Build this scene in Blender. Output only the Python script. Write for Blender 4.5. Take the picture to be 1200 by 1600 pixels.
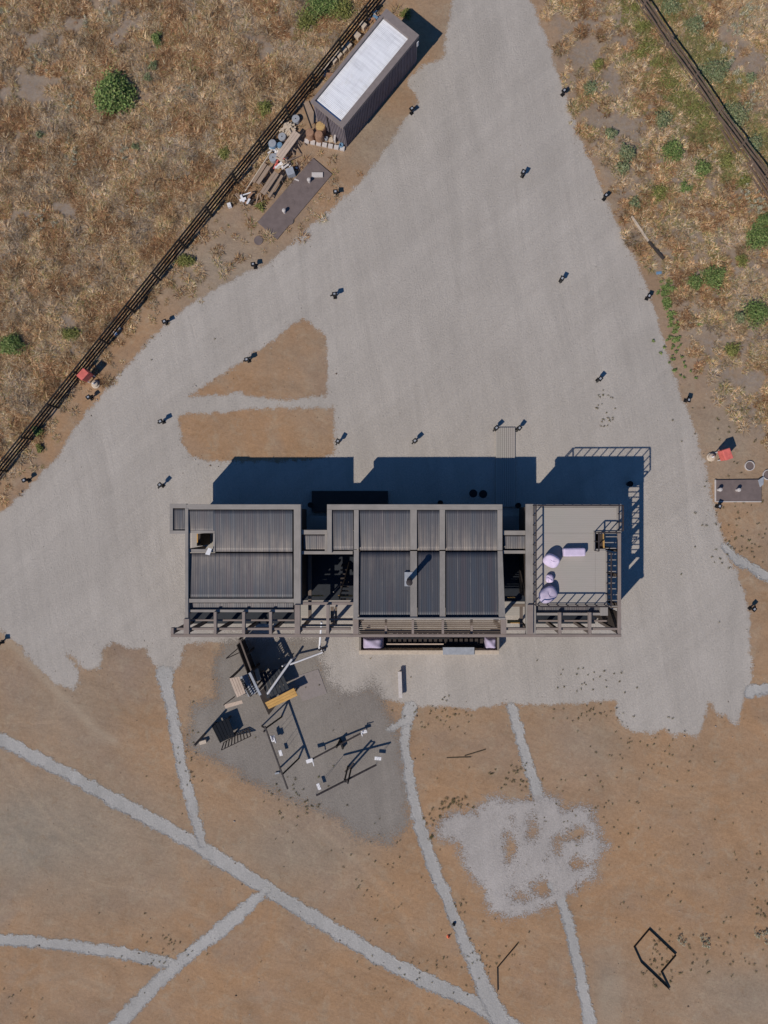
import bpy, bmesh, math, random
import numpy as np
from mathutils import Vector, Matrix, noise as mnoise
random.seed(7); RNG = np.random.default_rng(11)
for o in list(bpy.data.objects): bpy.data.objects.remove(o)
scene = bpy.context.scene
COL = scene.collection
# ---------------------------------------------------------------- camera
FPX = 1108.0; H = 50.0; TILT = math.atan(36/FPX)
cd = bpy.data.cameras.new('camera'); cam = bpy.data.objects.new('camera', cd); COL.objects.link(cam)
cam.location = (0, 0, H); cam.rotation_euler = (0, TILT, 0)
cd.sensor_fit = 'HORIZONTAL'; cd.sensor_width = 36; cd.lens = 36*FPX/1200
cd.clip_start = 0.5; cd.clip_end = 1500
scene.camera = cam
# ---------------------------------------------------------------- light
SX, SY = 0.623, 0.702
EL = math.atan(1/math.hypot(SX, SY)); AZ = math.atan2(-SX, -SY)
w = bpy.data.worlds.new('World'); scene.world = w; w.use_nodes = True
nt = w.node_tree; bg = nt.nodes['Background']
sky = nt.nodes.new('ShaderNodeTexSky'); sky.sky_type = 'NISHITA'; sky.sun_disc = False
sky.sun_elevation = EL; sky.sun_rotation = AZ % (2*math.pi)
sky.air_density = 1.0; sky.dust_density = 0.0; sky.ozone_density = 5.0; sky.altitude = 1500
hs = nt.nodes.new('ShaderNodeMix'); hs.data_type = 'RGBA'; hs.blend_type = 'MULTIPLY'; hs.inputs[0].default_value = 1; hs.inputs[7].default_value = (.62, 1.0, 1.3, 1)
nt.links.new(sky.outputs[0], hs.inputs[6]); nt.links.new(hs.outputs[2], bg.inputs[0]); bg.inputs[1].default_value = 0.062
sl = bpy.data.lights.new('sun', 'SUN'); sl.energy = 3.35; sl.angle = math.radians(0.5); sl.color = (1.0, 0.945, 0.85)
so = bpy.data.objects.new('sun', sl); COL.objects.link(so)
so.rotation_euler = Vector((SX, SY, -1)).to_track_quat('-Z', 'Y').to_euler(); so.location = (-20, -20, 60)
vs = scene.view_settings; vs.view_transform = 'Standard'; vs.look = 'None'; vs.gamma = 1; vs.exposure = 0.0; vs.use_curve_mapping = False

# ---------------------------------------------------------------- pixel of the photograph -> point of the place at height z
CT, ST = math.cos(TILT), math.sin(TILT)
def at(px, py, z=0.0):
    x, y = (px-600)/FPX, (800-py)/FPX
    dx, dy, dz = x*CT-ST, y, -x*ST-CT
    t = (z-H)/dz
    return Vector((dx*t, dy*t, z))
def at2(p, z=0.0):
    v = at(p[0], p[1], z); return (v.x, v.y)

# ---------------------------------------------------------------- materials
def srgb(r, g, b):
    f = lambda c: (c/255/12.92 if c/255 <= .04045 else ((c/255+.055)/1.055)**2.4)
    return (f(r), f(g), f(b), 1)
class N:
    def __init__(s, name, rough=.85, spec=.2):
        s.m = bpy.data.materials.new(name); s.m.use_nodes = True
        s.t = s.m.node_tree; s.b = s.t.nodes['Principled BSDF']
        s.b.inputs['Roughness'].default_value = rough; s.b.inputs['Specular IOR Level'].default_value = spec
        s.geo = s.t.nodes.new('ShaderNodeNewGeometry')
    def link(s, a, b): s.t.links.new(a, b)
    def pos(s, scale=(1, 1, 1), rot=0.0, obj=False):
        mp = s.t.nodes.new('ShaderNodeMapping'); mp.inputs['Scale'].default_value = scale; mp.inputs['Rotation'].default_value = (0, 0, rot)
        if obj:
            tc = s.t.nodes.new('ShaderNodeTexCoord'); s.link(tc.outputs['Object'], mp.inputs[0])
        else: s.link(s.geo.outputs['Position'], mp.inputs[0])
        # rotate first, stretch second
        return mp.outputs[0]
    def posr(s, scale, rot):
        m1 = s.t.nodes.new('ShaderNodeMapping'); m1.inputs['Rotation'].default_value = (0, 0, rot); s.link(s.geo.outputs['Position'], m1.inputs[0])
        m2 = s.t.nodes.new('ShaderNodeMapping'); m2.inputs['Scale'].default_value = scale; s.link(m1.outputs[0], m2.inputs[0])
        return m2.outputs[0]
    def noise(s, vec, scale, detail=4, rough=.55, dist=0.0):
        n = s.t.nodes.new('ShaderNodeTexNoise'); n.inputs['Scale'].default_value = scale; n.inputs['Detail'].default_value = detail
        n.inputs['Roughness'].default_value = rough; n.inputs['Distortion'].default_value = dist; s.link(vec, n.inputs['Vector']); return n.outputs['Fac']
    def ramp(s, fac, stops, interp='LINEAR'):
        r = s.t.nodes.new('ShaderNodeValToRGB'); cr = r.color_ramp; cr.interpolation = interp
        while len(cr.elements) < len(stops): cr.elements.new(.5)
        for e, (p, c) in zip(cr.elements, stops):
            e.position = p; e.color = c if isinstance(c, tuple) else (c, c, c, 1)
        s.link(fac, r.inputs[0]); return r.outputs['Color']
    def mix(s, fac, a, b, mode='MIX'):
        m = s.t.nodes.new('ShaderNodeMix'); m.data_type = 'RGBA'; m.blend_type = mode
        for v, i in ((fac, 0), (a, 6), (b, 7)):
            if isinstance(v, (int, float)): m.inputs[i].default_value = v
            elif isinstance(v, tuple): m.inputs[i].default_value = v
            else: s.link(v, m.inputs[i])
        return m.outputs[2]
    def math(s, op, a, b=0.0, clamp=False):
        m = s.t.nodes.new('ShaderNodeMath'); m.operation = op; m.use_clamp = clamp
        for v, i in ((a, 0), (b, 1)):
            if isinstance(v, (int, float)): m.inputs[i].default_value = v
            else: s.link(v, m.inputs[i])
        return m.outputs[0]
    def attr(s, name, out='Fac'):
        a = s.t.nodes.new('ShaderNodeAttribute'); a.attribute_name = name; return a.outputs[out]
    def col(s, c):
        if isinstance(c, tuple): s.b.inputs['Base Color'].default_value = c
        else: s.link(c, s.b.inputs['Base Color'])
    def bump(s, h, strength=.5, dist=.02):
        b = s.t.nodes.new('ShaderNodeBump'); b.inputs['Strength'].default_value = strength; b.inputs['Distance'].default_value = dist
        s.link(h, b.inputs['Height']); s.link(b.outputs[0], s.b.inputs['Normal'])
def scl(c, k): return (min(1, c[0]*k), min(1, c[1]*k), min(1, c[2]*k), 1)
def mat_plain(name, c, var=.25, scale=3.0, rough=.7, spec=.3, metal=0.0, bump=.2):
    n = N(name, rough, spec); v = n.pos()
    f = n.noise(v, scale, 5, .6)
    n.col(n.ramp(f, [(.3, scl(c, 1-var)), (.7, scl(c, 1+var))]))
    n.b.inputs['Metallic'].default_value = metal
    if bump: n.bump(n.noise(v, scale*8, 3), bump, .01)
    return n.m
def mat_wood(name, c, along='x', var=.3, rot=0.0):
    n = N(name, .85, .15)
    s = {'x': (1.2, 22, 22), 'y': (22, 1.2, 22), 'z': (22, 22, 1.2)}[along]
    v = n.posr(s, rot); f = n.noise(v, 1.0, 5, .6)
    g = n.noise(n.pos(), 1.3, 3)
    base = n.ramp(f, [(.25, scl(c, 1-var)), (.5, c), (.75, scl(c, 1+var))])
    n.col(n.mix(.35, base, n.ramp(g, [(.3, scl(c, .7)), (.7, scl(c, 1.25))]))); n.bump(f, .4, .006)
    return n.m
# region fields used both by the ground material and by the scatter
M = {}
def mk_ground():
    n = N('ground_earth', .95, .1); P = n.pos()
    big = n.noise(P, .09, 5, .6, .6); mid = n.noise(P, .42, 6, .7, .3); fine = n.noise(P, 4.5, 7, .75); vf = n.noise(P, 34, 3, .8)
    strk = n.noise(n.posr((.5, 2.6, 1), .25), .5, 7, .65, 1.6)
    strk2 = n.noise(n.posr((.4, 3.0, 1), -.75), .45, 7, .65, 1.6)
    tan = n.ramp(big, [(.32, srgb(156, 134, 117)), (.46, srgb(166, 138, 113)), (.58, srgb(172, 137, 106)), (.7, srgb(158, 135, 116))])
    org = n.ramp(mid, [(.3, srgb(180, 137, 100)), (.7, srgb(168, 134, 103))])
    gry = n.ramp(mid, [(.3, srgb(152, 139, 124)), (.7, srgb(162, 145, 128))])
    c = n.mix(n.math('MULTIPLY', n.attr('orange'), n.ramp(mid, [(.35, .2), (.6, 1.0)])), tan, org)
    c = n.mix(n.math('MULTIPLY', n.attr('grey'), n.ramp(big, [(.3, .65), (.6, 1.0)])), c, gry)
    str_c = n.ramp(n.noise(P, 2.6, 7, .8, .6), [(.3, srgb(118, 98, 80)), (.42, srgb(156, 134, 112)), (.55, srgb(150, 136, 126)), (.7, srgb(176, 152, 122))])
    c = n.mix(n.math('MULTIPLY', n.attr('straw'), n.ramp(n.noise(P, .8, 6, .7), [(.36, .1), (.52, 1.0)])), c, str_c)
    c = n.mix(n.ramp(n.noise(P, .9, 8, .75, .5), [(.5, 0.0), (.66, .45)]), c, srgb(176, 158, 136))
    c = n.mix(n.ramp(n.noise(n.posr((1, 1, 1), 1.0), 1.3, 8, .75, .7), [(.55, 0.0), (.7, .4)]), c, srgb(140, 108, 78))
    c = n.mix(.4, c, n.ramp(strk, [(.3, .86), (.48, 1.0), (.7, 1.1)]), 'MULTIPLY')
    c = n.mix(.3, c, n.ramp(strk2, [(.32, .86), (.5, 1.0), (.72, 1.1)]), 'MULTIPLY')
    c = n.mix(.8, c, n.ramp(n.noise(n.posr((1, 1.6, 1), .5), .22, 7, .6, 1.0), [(.3, .86), (.5, 1.0), (.68, 1.1)]), 'MULTIPLY')
    c = n.mix(.9, c, n.ramp(fine, [(.25, .76), (.5, .97), (.75, 1.15)]), 'MULTIPLY')
    c = n.mix(.7, c, n.ramp(vf, [(.25, .7), (.5, 1.0), (.75, 1.3)]), 'MULTIPLY')
    c = n.mix(1.0, c, (.965, .965, .95, 1), 'MULTIPLY')
    c = n.mix(n.attr('track'), c, srgb(172, 153, 132))
    n.col(c)
    h = n.math('ADD', n.math('MULTIPLY', fine, .6), n.math('MULTIPLY', vf, .3)); h = n.math('ADD', h, n.math('MULTIPLY', n.math('ADD', strk, strk2), .35)); h = n.math('SUBTRACT', h, n.math('MULTIPLY', n.attr('rut'), .8)); n.bump(h, .75, .09)
    return n.m
def mk_gravel(name, c1, c2, edge=.5, soft=.06, escale=2.2, holes=0.0, fine_amt=.75, gain=15.0, dip=0.0):
    n = N(name, .95, .1); P = n.pos()
    big = n.noise(P, .16, 5, .6, .5); fine = n.noise(P, 7, 6, .75); vf = n.noise(P, 40, 3, .8)
    strk = n.noise(n.posr((.3, 2.2, 1), 1.35), .55, 7, .65, 1.5)
    c = n.ramp(big, [(.3, c1), (.7, c2)])
    c = n.mix(.6, c, n.ramp(strk, [(.3, .93), (.5, 1.0), (.7, 1.05)]), 'MULTIPLY')
    lane = n.noise(n.posr((.55, .06, 1), -.12), 1.0, 5, .6, 1.2); lane2 = n.noise(n.posr((.07, .6, 1), -.7), 1.0, 5, .6, 1.5)
    c = n.mix(.8, c, n.ramp(lane, [(.35, .93), (.5, 1.0), (.62, 1.06)]), 'MULTIPLY'); c = n.mix(.6, c, n.ramp(lane2, [(.35, .93), (.5, 1.0), (.62, 1.06)]), 'MULTIPLY')
    c = n.mix(.6, c, n.ramp(fine, [(.25, .8), (.5, 1.0), (.75, 1.18)]), 'MULTIPLY')
    c = n.mix(fine_amt, c, n.ramp(vf, [(.25, .62), (.5, 1.0), (.75, 1.4)]), 'MULTIPLY')
    e = n.noise(P, escale, 7, .72)
    d = n.math('ADD', n.attr('d'), n.math('MULTIPLY', n.math('SUBTRACT', e, .5), edge*2))
    if holes:
        hN = n.noise(P, .55, 6, .65, .4)
        d = n.math('SUBTRACT', d, n.math('MULTIPLY', n.math('MAXIMUM', n.math('SUBTRACT', hN, .5), 0.0), holes))
    n.col(c); h = n.math('ADD', n.math('MULTIPLY', vf, .7), n.math('ADD', fine, n.math('MULTIPLY', strk, .6)))
    if dip: h = n.math('SUBTRACT', h, n.math('MULTIPLY', n.math('MULTIPLY', d, 7.0, True), dip))
    n.bump(h, .75, .06)
    al = n.math('ADD', n.math('DIVIDE', d, soft), .5, True)
    # the outer stones lie loose: the edge breaks into grains, each one opaque
    al = n.math('ADD', n.math('MULTIPLY', n.math('SUBTRACT', al, n.ramp(n.noise(P, gain, 3, .8), [(.3, 0.02), (.7, .98)])), 14.0), .5, True)
    n.link(al, n.b.inputs['Alpha'])
    return n.m
def mk_roof(name, dark, dirtc):
    n = N(name, .55, .4)
    v = n.posr((7.5, .22, 1), 0); s1 = n.noise(v, 1.0, 4, .6)
    v2 = n.posr((26, .5, 1), 0); s2 = n.noise(v2, 1.0, 4, .7); blot = n.noise(n.pos(), .9, 5, .65); hue = n.noise(n.posr((4, .15, 1), .0), .7, 3, .6)
    c = n.ramp(s1, [(.3, scl(dark, .9)), (.7, scl(dark, 1.12))])
    c = n.mix(.35, c, n.ramp(hue, [(.3, srgb(106, 92, 96)), (.5, srgb(90, 90, 94)), (.68, srgb(82, 94, 106))]))
    sx = n.t.nodes.new('ShaderNodeSeparateXYZ'); n.link(n.geo.outputs['Position'], sx.inputs[0]); fr = n.math('FRACT', n.math('DIVIDE', sx.outputs['X'], .8)); seam = n.math('MULTIPLY', n.math('LESS_THAN', fr, .05), n.ramp(blot, [(.35, .1), (.6, .6)]))
    c = n.mix(seam, c, srgb(134, 128, 124))
    d = n.math('MULTIPLY', n.attr('dirt'), n.ramp(n.math('MULTIPLY', n.math('ADD', s2, s1), .5), [(.38, .1), (.56, 1.0)]))
    d = n.math('ADD', d, n.math('MULTIPLY', n.ramp(s2, [(.64, 0.0), (.74, 1.0)]), .45), True)
    d = n.math('MULTIPLY', d, n.ramp(blot, [(.3, .55), (.6, 1.0)]))
    n.col(n.mix(d, c, dirtc)); n.b.inputs['Metallic'].default_value = .1
    return n.m
def mk_leaf(name, trans=.25):
    n = N(name, .7, .15); n.col(n.attr('col', 'Color')); return n.m
M['ground'] = mk_ground()
M['yard'] = mk_gravel('yard_gravel', srgb(178, 168, 158), srgb(186, 176, 166), .6, .45, 1.6)
M['path'] = mk_gravel('path_gravel', srgb(172, 167, 161), srgb(183, 177, 171), .5, .3, 1.5, fine_amt=1.0, dip=.9)
M['patch'] = mk_gravel('patch_gravel', srgb(175, 166, 159), srgb(184, 175, 168), 1.0, 1.5, 1.3, 2.6, 1.0)
M['bark'] = mk_gravel('play_sand', srgb(139, 130, 122), srgb(148, 139, 130), 1.0, 1.8, .7, gain=11.0)
M['roof'] = mk_roof('ribbed_roof', srgb(72, 71, 77), srgb(146, 134, 124))
M['roof_dark'] = mk_roof('ribbed_roof_dark', srgb(66, 66, 73), srgb(120, 112, 107))
M['cap'] = mat_wood('cap_timber_across', srgb(150, 142, 135), 'x', .2)
M['cap_y'] = mat_wood('cap_timber_along', srgb(150, 142, 135), 'y', .2)
M['beam'] = mat_wood('pergola_timber', srgb(140, 126, 118), 'x', .18)
M['beam_y'] = mat_wood('pergola_timber_along', srgb(144, 130, 122), 'y', .18)
M['slat'] = mat_wood('slat_timber', srgb(122, 107, 95), 'x', .25)
M['post'] = mat_wood('post_timber', srgb(110, 98, 90), 'z', .25)
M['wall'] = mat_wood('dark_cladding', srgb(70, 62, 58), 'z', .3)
M['wallin'] = mat_wood('pale_cladding', srgb(140, 130, 118), 'z', .2)
M['gold'] = mat_wood('fresh_timber', srgb(205, 160, 96), 'x', .25)
M['plank'] = mat_wood('bleached_plank', srgb(196, 174, 156), 'y', .2, .6)
M['greywood'] = mat_wood('greyed_plank', srgb(160, 138, 120), 'y', .25, .72)
M['black'] = mat_plain('black_paint', srgb(28, 26, 27), .4, 4, .6)
M['rail'] = mat_plain('dark_rail', srgb(60, 52, 52), .3, 4, .6)
M['fblack'] = mat_plain('fence_black', srgb(36, 33, 32), .5, 3, .7)
M['fcap'] = mat_wood('brown_fence_board', srgb(112, 94, 82), 'x', .3, .95)
M['white'] = mat_plain('white_paint', srgb(226, 222, 222), .08, 3, .5)
M['whiteroof'] = mat_plain('white_roof_paint', srgb(232, 230, 236), .05, 2, .45, .3)
def mk_wr():
    n = N('white_roof_sheet', .5, .3); v = n.posr((1.2, 9, 1), .0); 
    a = math.atan2(.78, .63)
    f = n.noise(n.posr((5.5, .5, 1), -a), 1.0, 4, .6); g = n.noise(n.posr((.6, 4, 1), -a), 1.0, 5, .7); b = n.noise(n.pos(), 1.4, 6, .7)
    c = n.ramp(f, [(.3, srgb(214, 213, 216)), (.5, srgb(232, 231, 234)), (.7, srgb(240, 239, 241))]); c = n.mix(.6, c, n.ramp(g, [(.35, .86), (.5, 1.0)]), 'MULTIPLY')
    c = n.mix(n.ramp(b, [(.55, 0.0), (.75, .4)]), c, srgb(188, 178, 164)); n.col(c); return n.m
M['whiteroof'] = mk_wr()
M['grey'] = mat_plain('grey_concrete', srgb(158, 160, 166), .15, 6)
M['dgrey'] = mat_plain('dark_slab', srgb(116, 102, 98), .14, 2.5)
M['concrete'] = mat_plain('pale_concrete', srgb(200, 190, 184), .12, 6)
M['frame'] = mat_plain('shed_frame', srgb(134, 122, 118), .1, 4, .7)
M['clad'] = mat_plain('shed_cladding', srgb(126, 116, 120), .16, 2, .6)
M['lilac'] = mat_plain('lilac_fabric', srgb(214, 196, 218), .08, 3, .9, .1)
M['lilac2'] = mat_plain('grey_lilac_fabric', srgb(186, 172, 192), .1, 3, .9, .1)
M['red'] = mat_plain('faded_red', srgb(212, 108, 98), .22, 4, .6)
M['rust'] = mat_plain('rusty_steel', srgb(158, 122, 98), .2, 8, .8)
M['ochre'] = mat_plain('ochre_litter', srgb(184, 152, 104), .3, 18, .9)
M['blue'] = mat_plain('blue_plastic', srgb(110, 140, 166), .15, 5, .5)
M['ply'] = mat_plain('ply_board', srgb(196, 178, 158), .15, 6)
M['orange'] = mat_plain('orange_plastic', srgb(244, 120, 80), .05, 5, .5)
M['shade_tone'] = mat_plain('painted_shade', srgb(34, 38, 46), .2, 3, .6)  # dark colour that stands for shade on floors and under the ramp
M['navy_shade'] = mat_plain('dark_roof_with_shade', srgb(18, 22, 30), .2, 3, .9)  # near-black hut roof, deepened so its colour also holds the shadow
M['stem'] = mat_plain('bush_stem', srgb(92, 78, 60), .3, 8, .9)
M['leaf'] = mk_leaf('leaf_mix'); M['grass'] = mk_leaf('grass_mix')
def mk_deck():
    n = N('deck_boards', .8, .2); P = n.pos()
    wv = n.t.nodes.new('ShaderNodeTexWave'); wv.bands_direction = 'Y'; wv.wave_profile = 'SAW'; wv.inputs['Scale'].default_value = 1/.145/ (2*math.pi) * 2*math.pi / 2
    n.link(P, wv.inputs['Vector'])
    wv.inputs['Scale'].default_value = .345*1.0/.145*.145/.05  # narrow board joints
    wv.inputs['Scale'].default_value = 2.2
    f = n.noise(n.posr((1, 14, 1), 0), .9, 5, .6); b = n.noise(P, .35, 4)
    c = n.ramp(f, [(.3, srgb(163, 154, 146)), (.7, srgb(176, 167, 159))])
    c = n.mix(.7, c, n.ramp(b, [(.3, srgb(172, 160, 153)), (.7, srgb(166, 160, 149))]))
    c = n.mix(1.0, c, n.ramp(wv.outputs['Fac'], [(0, .72), (.1, 1.0), (1.0, 1.0)]), 'MULTIPLY')
    n.col(c); return n.m
M['deck'] = mk_deck()

# ---------------------------------------------------------------- mesh builder and tagging
class MB:
    def __init__(s): s.v = []; s.f = []; s.a = None
    def add(s, vs, fs):
        k = len(s.v); s.v += [tuple(v) for v in vs]; s.f += [tuple(i+k for i in f) for f in fs]; return s
    def hexa(s, b, t):   # bottom 4, top 4 (ccw)
        return s.add(list(b)+list(t), [(3, 2, 1, 0), (4, 5, 6, 7), (0, 1, 5, 4), (1, 2, 6, 5), (2, 3, 7, 6), (3, 0, 4, 7)])
    def box(s, c, d, rz=0.0):
        cx, cy, cz = c; x, y, z = d[0]/2, d[1]/2, d[2]/2; co, si = math.cos(rz), math.sin(rz)
        q = [(-x, -y), (x, -y), (x, y), (-x, y)]; q = [(cx+a*co-b*si, cy+a*si+b*co) for a, b in q]
        return s.hexa([(a, b, cz-z) for a, b in q], [(a, b, cz+z) for a, b in q])
    def beam(s, p, q, wd, th=None, top=False):
        p, q = Vector(p), Vector(q); th = th or wd; d = (q-p).normalized()
        up = Vector((0, 0, 1)) if abs(d.z) < .95 else Vector((0, 1, 0))
        sd = d.cross(up).normalized(); u = sd.cross(d).normalized()
        o = -u*th/2 if top else Vector((0, 0, 0))
        r = [(-1, -1), (1, -1), (1, 1), (-1, 1)]
        A = [p+o+sd*(a*wd/2)+u*(b*th/2) for a, b in r]; B = [q+o+sd*(a*wd/2)+u*(b*th/2) for a, b in r]
        return s.add(A+B, [(0, 1, 2, 3), (7, 6, 5, 4), (0, 4, 5, 1), (1, 5, 6, 2), (2, 6, 7, 3), (3, 7, 4, 0)])
    def tube(s, pts, r, n=10):
        pts = [Vector(p) for p in pts]; rs = r if isinstance(r, (list, tuple)) else [r]*len(pts); k = len(s.v); vs = []; fs = []
        for i, p in enumerate(pts):
            d = (pts[min(i+1, len(pts)-1)]-pts[max(i-1, 0)]).normalized(); up = Vector((0, 0, 1)) if abs(d.z) < .9 else Vector((0, 1, 0))
            a = d.cross(up).normalized(); b = a.cross(d).normalized()
            vs += [p+(a*math.cos(t)+b*math.sin(t))*rs[i] for t in [2*math.pi*j/n for j in range(n)]]
        for i in range(len(pts)-1):
            for j in range(n): fs.append((i*n+j, i*n+(j+1) % n, (i+1)*n+(j+1) % n, (i+1)*n+j))
        fs.append(tuple(range(n))); fs.append(tuple(reversed(range((len(pts)-1)*n, len(pts)*n))))
        return s.add(vs, fs)
    def lathe(s, c, prof, n=24):   # prof: (r, z)
        vs = []; fs = []
        for r, z in prof: vs += [(c[0]+r*math.cos(2*math.pi*j/n), c[1]+r*math.sin(2*math.pi*j/n), c[2]+z) for j in range(n)]
        for i in range(len(prof)-1):
            for j in range(n): fs.append((i*n+j, i*n+(j+1) % n, (i+1)*n+(j+1) % n, (i+1)*n+j))
        if prof[-1][0] > .001: fs.append(tuple(range((len(prof)-1)*n, len(prof)*n)))
        if prof[0][0] > .001: fs.append(tuple(reversed(range(n))))
        return s.add(vs, fs)
    def quadpx(s, pts, zt, zb):   # image quad at height zt, prism down to zb
        t = [at(x, y, z) if False else at(x, y, zt) for x, y in pts]
        area = sum(t[i].x*t[(i+1) % 4].y-t[(i+1) % 4].x*t[i].y for i in range(4))
        if area < 0: t = t[::-1]
        return s.hexa([(p.x, p.y, zb) for p in t], [tuple(p) for p in t])
    def rpx(s, x0, y0, x1, y1, zt, zb): return s.quadpx([(x0, y0), (x1, y0), (x1, y1), (x0, y1)], zt, zb)
    def build(s, name, mat, parent=None, bevel=0, smooth=False, subd=0, origin=None):
        me = bpy.data.meshes.new(name); org = Vector(origin) if origin is not None else None
        if org is None and parent is None and s.v:
            a = np.array(s.v); org = Vector((float((a[:, 0].min()+a[:, 0].max())/2), float((a[:, 1].min()+a[:, 1].max())/2), float(a[:, 2].min())))
        if parent is not None: org = Vector(W.get(parent.name, (0, 0, 0)))
        vs_ = [(x-org.x, y-org.y, z-org.z) for x, y, z in s.v]
        me.from_pydata(vs_, [], s.f); me.update()
        bm = bmesh.new(); bm.from_mesh(me); bmesh.ops.recalc_face_normals(bm, faces=bm.faces); bm.to_mesh(me); bm.free()
        me.materials.append(mat)
        if smooth: me.polygons.foreach_set('use_smooth', [True]*len(me.polygons))
        o = bpy.data.objects.new(name, me); COL.objects.link(o)
        if parent is not None: o.parent = parent; W[o.name] = tuple(org)
        else: o.location = org; W[o.name] = tuple(org)
        if bevel:
            m = o.modifiers.new('bevel', 'BEVEL'); m.width = bevel; m.segments = 2; m.limit_method = 'ANGLE'
        if subd:
            m = o.modifiers.new('sub', 'SUBSURF'); m.levels = subd; m.render_levels = subd
        return o
W = {}
def tag(o, label=None, cat=None, group=None, kind=None):
    if label: o['label'] = label
    if cat: o['category'] = cat
    if group: o['group'] = group
    if kind: o['kind'] = kind
    return o
def thing(name, loc, label, cat, group=None):
    o = bpy.data.objects.new(name, None); COL.objects.link(o); o.location = loc; W[o.name] = tuple(loc); o.empty_display_size = .3
    return tag(o, label, cat, group)
def copy_tree(src, loc, rz=0.0, sc=1.0):
    r = src.copy(); COL.objects.link(r); r.location = loc; r.rotation_euler = (0, 0, rz); r.scale = (sc, sc, sc); W[r.name] = tuple(loc)
    def rec(a, b):
        for ch in [c for c in a.children]:
            c = ch.copy(); COL.objects.link(c); c.parent = b; rec(ch, c)
    rec(src, r); return r
def raw_mesh(name, V, F, mat, col=None, attrs=None, smooth=False):
    me = bpy.data.meshes.new(name); V = np.asarray(V, dtype=np.float32); F = np.asarray(F, dtype=np.int32); k = F.shape[1]
    me.vertices.add(len(V)); me.vertices.foreach_set('co', V.ravel()); me.loops.add(F.size); me.loops.foreach_set('vertex_index', F.ravel())
    me.polygons.add(len(F)); me.polygons.foreach_set('loop_start', np.arange(0, F.size, k, dtype=np.int32)); me.polygons.foreach_set('loop_total', np.full(len(F), k, dtype=np.int32))
    me.update(calc_edges=True); me.materials.append(mat)
    if col is not None:
        a = me.attributes.new('col', 'FLOAT_COLOR', 'POINT'); c = np.ones((len(V), 4), dtype=np.float32); c[:, :3] = col; a.data.foreach_set('color', c.ravel())
    for k_, v_ in (attrs or {}).items():
        a = me.attributes.new(k_, 'FLOAT', 'POINT'); a.data.foreach_set('value', np.asarray(v_, dtype=np.float32))
    if smooth: me.polygons.foreach_set('use_smooth', [True]*len(me.polygons))
    o = bpy.data.objects.new(name, me); COL.objects.link(o); return o

# ---------------------------------------------------------------- 2D fields
def poly_sd(X, Y, poly):   # signed distance, + inside
    poly = np.array(poly); n = len(poly); d = np.full(X.shape, 1e9); ins = np.zeros(X.shape, bool)
    for i in range(n):
        a = poly[i]; b = poly[(i+1) % n]; e = b-a; L = (e**2).sum()+1e-12
        t = np.clip(((X-a[0])*e[0]+(Y-a[1])*e[1])/L, 0, 1); d = np.minimum(d, np.hypot(X-a[0]-t*e[0], Y-a[1]-t*e[1]))
        c = ((a[1] > Y) != (b[1] > Y)) & (X < (b[0]-a[0])*(Y-a[1])/((b[1]-a[1])+1e-12)+a[0]); ins ^= c
    return np.where(ins, d, -d)
def line_sd(X, Y, pts, ws):   # distance to a polyline with varying half widths
    best = np.full(X.shape, -1e9)
    for i in range(len(pts)-1):
        a = np.array(pts[i]); b = np.array(pts[i+1]); e = b-a; L = (e**2).sum()+1e-12
        t = np.clip(((X-a[0])*e[0]+(Y-a[1])*e[1])/L, 0, 1)
        best = np.maximum(best, (ws[i]*(1-t)+ws[i+1]*t)-np.hypot(X-a[0]-t*e[0], Y-a[1]-t*e[1]))
    return best
PXM = H/FPX
Pw = lambda pts: [at2(p) for p in pts]
YARD = Pw([(705, -90), (706, 10), (700, 40), (692, 92), (660, 103), (641, 120), (636, 132), (650, 148), (652, 165), (636, 183), (603, 234), (562, 285), (522, 322), (470, 368), (420, 412), (388, 424),
 (330, 455), (288, 482), (260, 506), (235, 530), (200, 570), (170, 605), (140, 640), (112, 674), (92, 712), (60, 745), (30, 775), (-5, 805), (-90, 870), (-90, 930), (0, 985), (26, 1003), (40, 1022), (62, 1046), (88, 1068), (112, 1078),
 (124, 1068), (122, 1050), (108, 1030), (104, 1018), (118, 1030), (132, 1046), (158, 1045), (160, 1012), (178, 1004), (202, 1012), (230, 1014), (240, 1040), (256, 1058), (272, 1050), (286, 1030), (288, 1006), (335, 1003), (400, 1008), (470, 1004),
 (486, 1022), (498, 1034), (506, 1060), (518, 1078), (536, 1091), (556, 1088), (580, 1077), (592, 1092), (620, 1096), (642, 1104), (700, 1104), (740, 1108), (790, 1100), (832, 1102), (900, 1098), (960, 1094), (966, 1130), (985, 1141), (1020, 1148), (1040, 1139),
 (1056, 1151), (1070, 1146), (1090, 1152), (1096, 1138), (1108, 1096), (1122, 1116), (1140, 1124), (1150, 1134), (1158, 1116), (1164, 1090), (1174, 1068), (1176, 1040), (1171, 1000), (1172, 960), (1164, 930), (1150, 893), (1138, 868), (1128, 836), (1118, 800), (1109, 760), (1100, 720), (1088, 680),
 (1074, 640), (1058, 600), (1040, 546), (1025, 492), (1010, 446), (990, 402), (970, 360), (950, 320), (930, 270), (905, 210), (885, 152), (870, 110), (854, 60), (838, 20), (830, 0), (822, -90)])
HOLES = [Pw([(297, 619), (330, 595), (370, 572), (400, 550), (430, 530), (455, 508), (472, 498), (490, 508), (508, 524), (512, 560), (511, 618), (440, 625), (400, 620), (368, 612), (350, 618)]),
         Pw([(279, 650), (300, 645), (350, 645), (370, 640), (440, 637), (522, 637), (523, 680), (523, 713), (480, 719), (366, 722), (320, 720), (297, 712), (284, 690)])]
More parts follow.
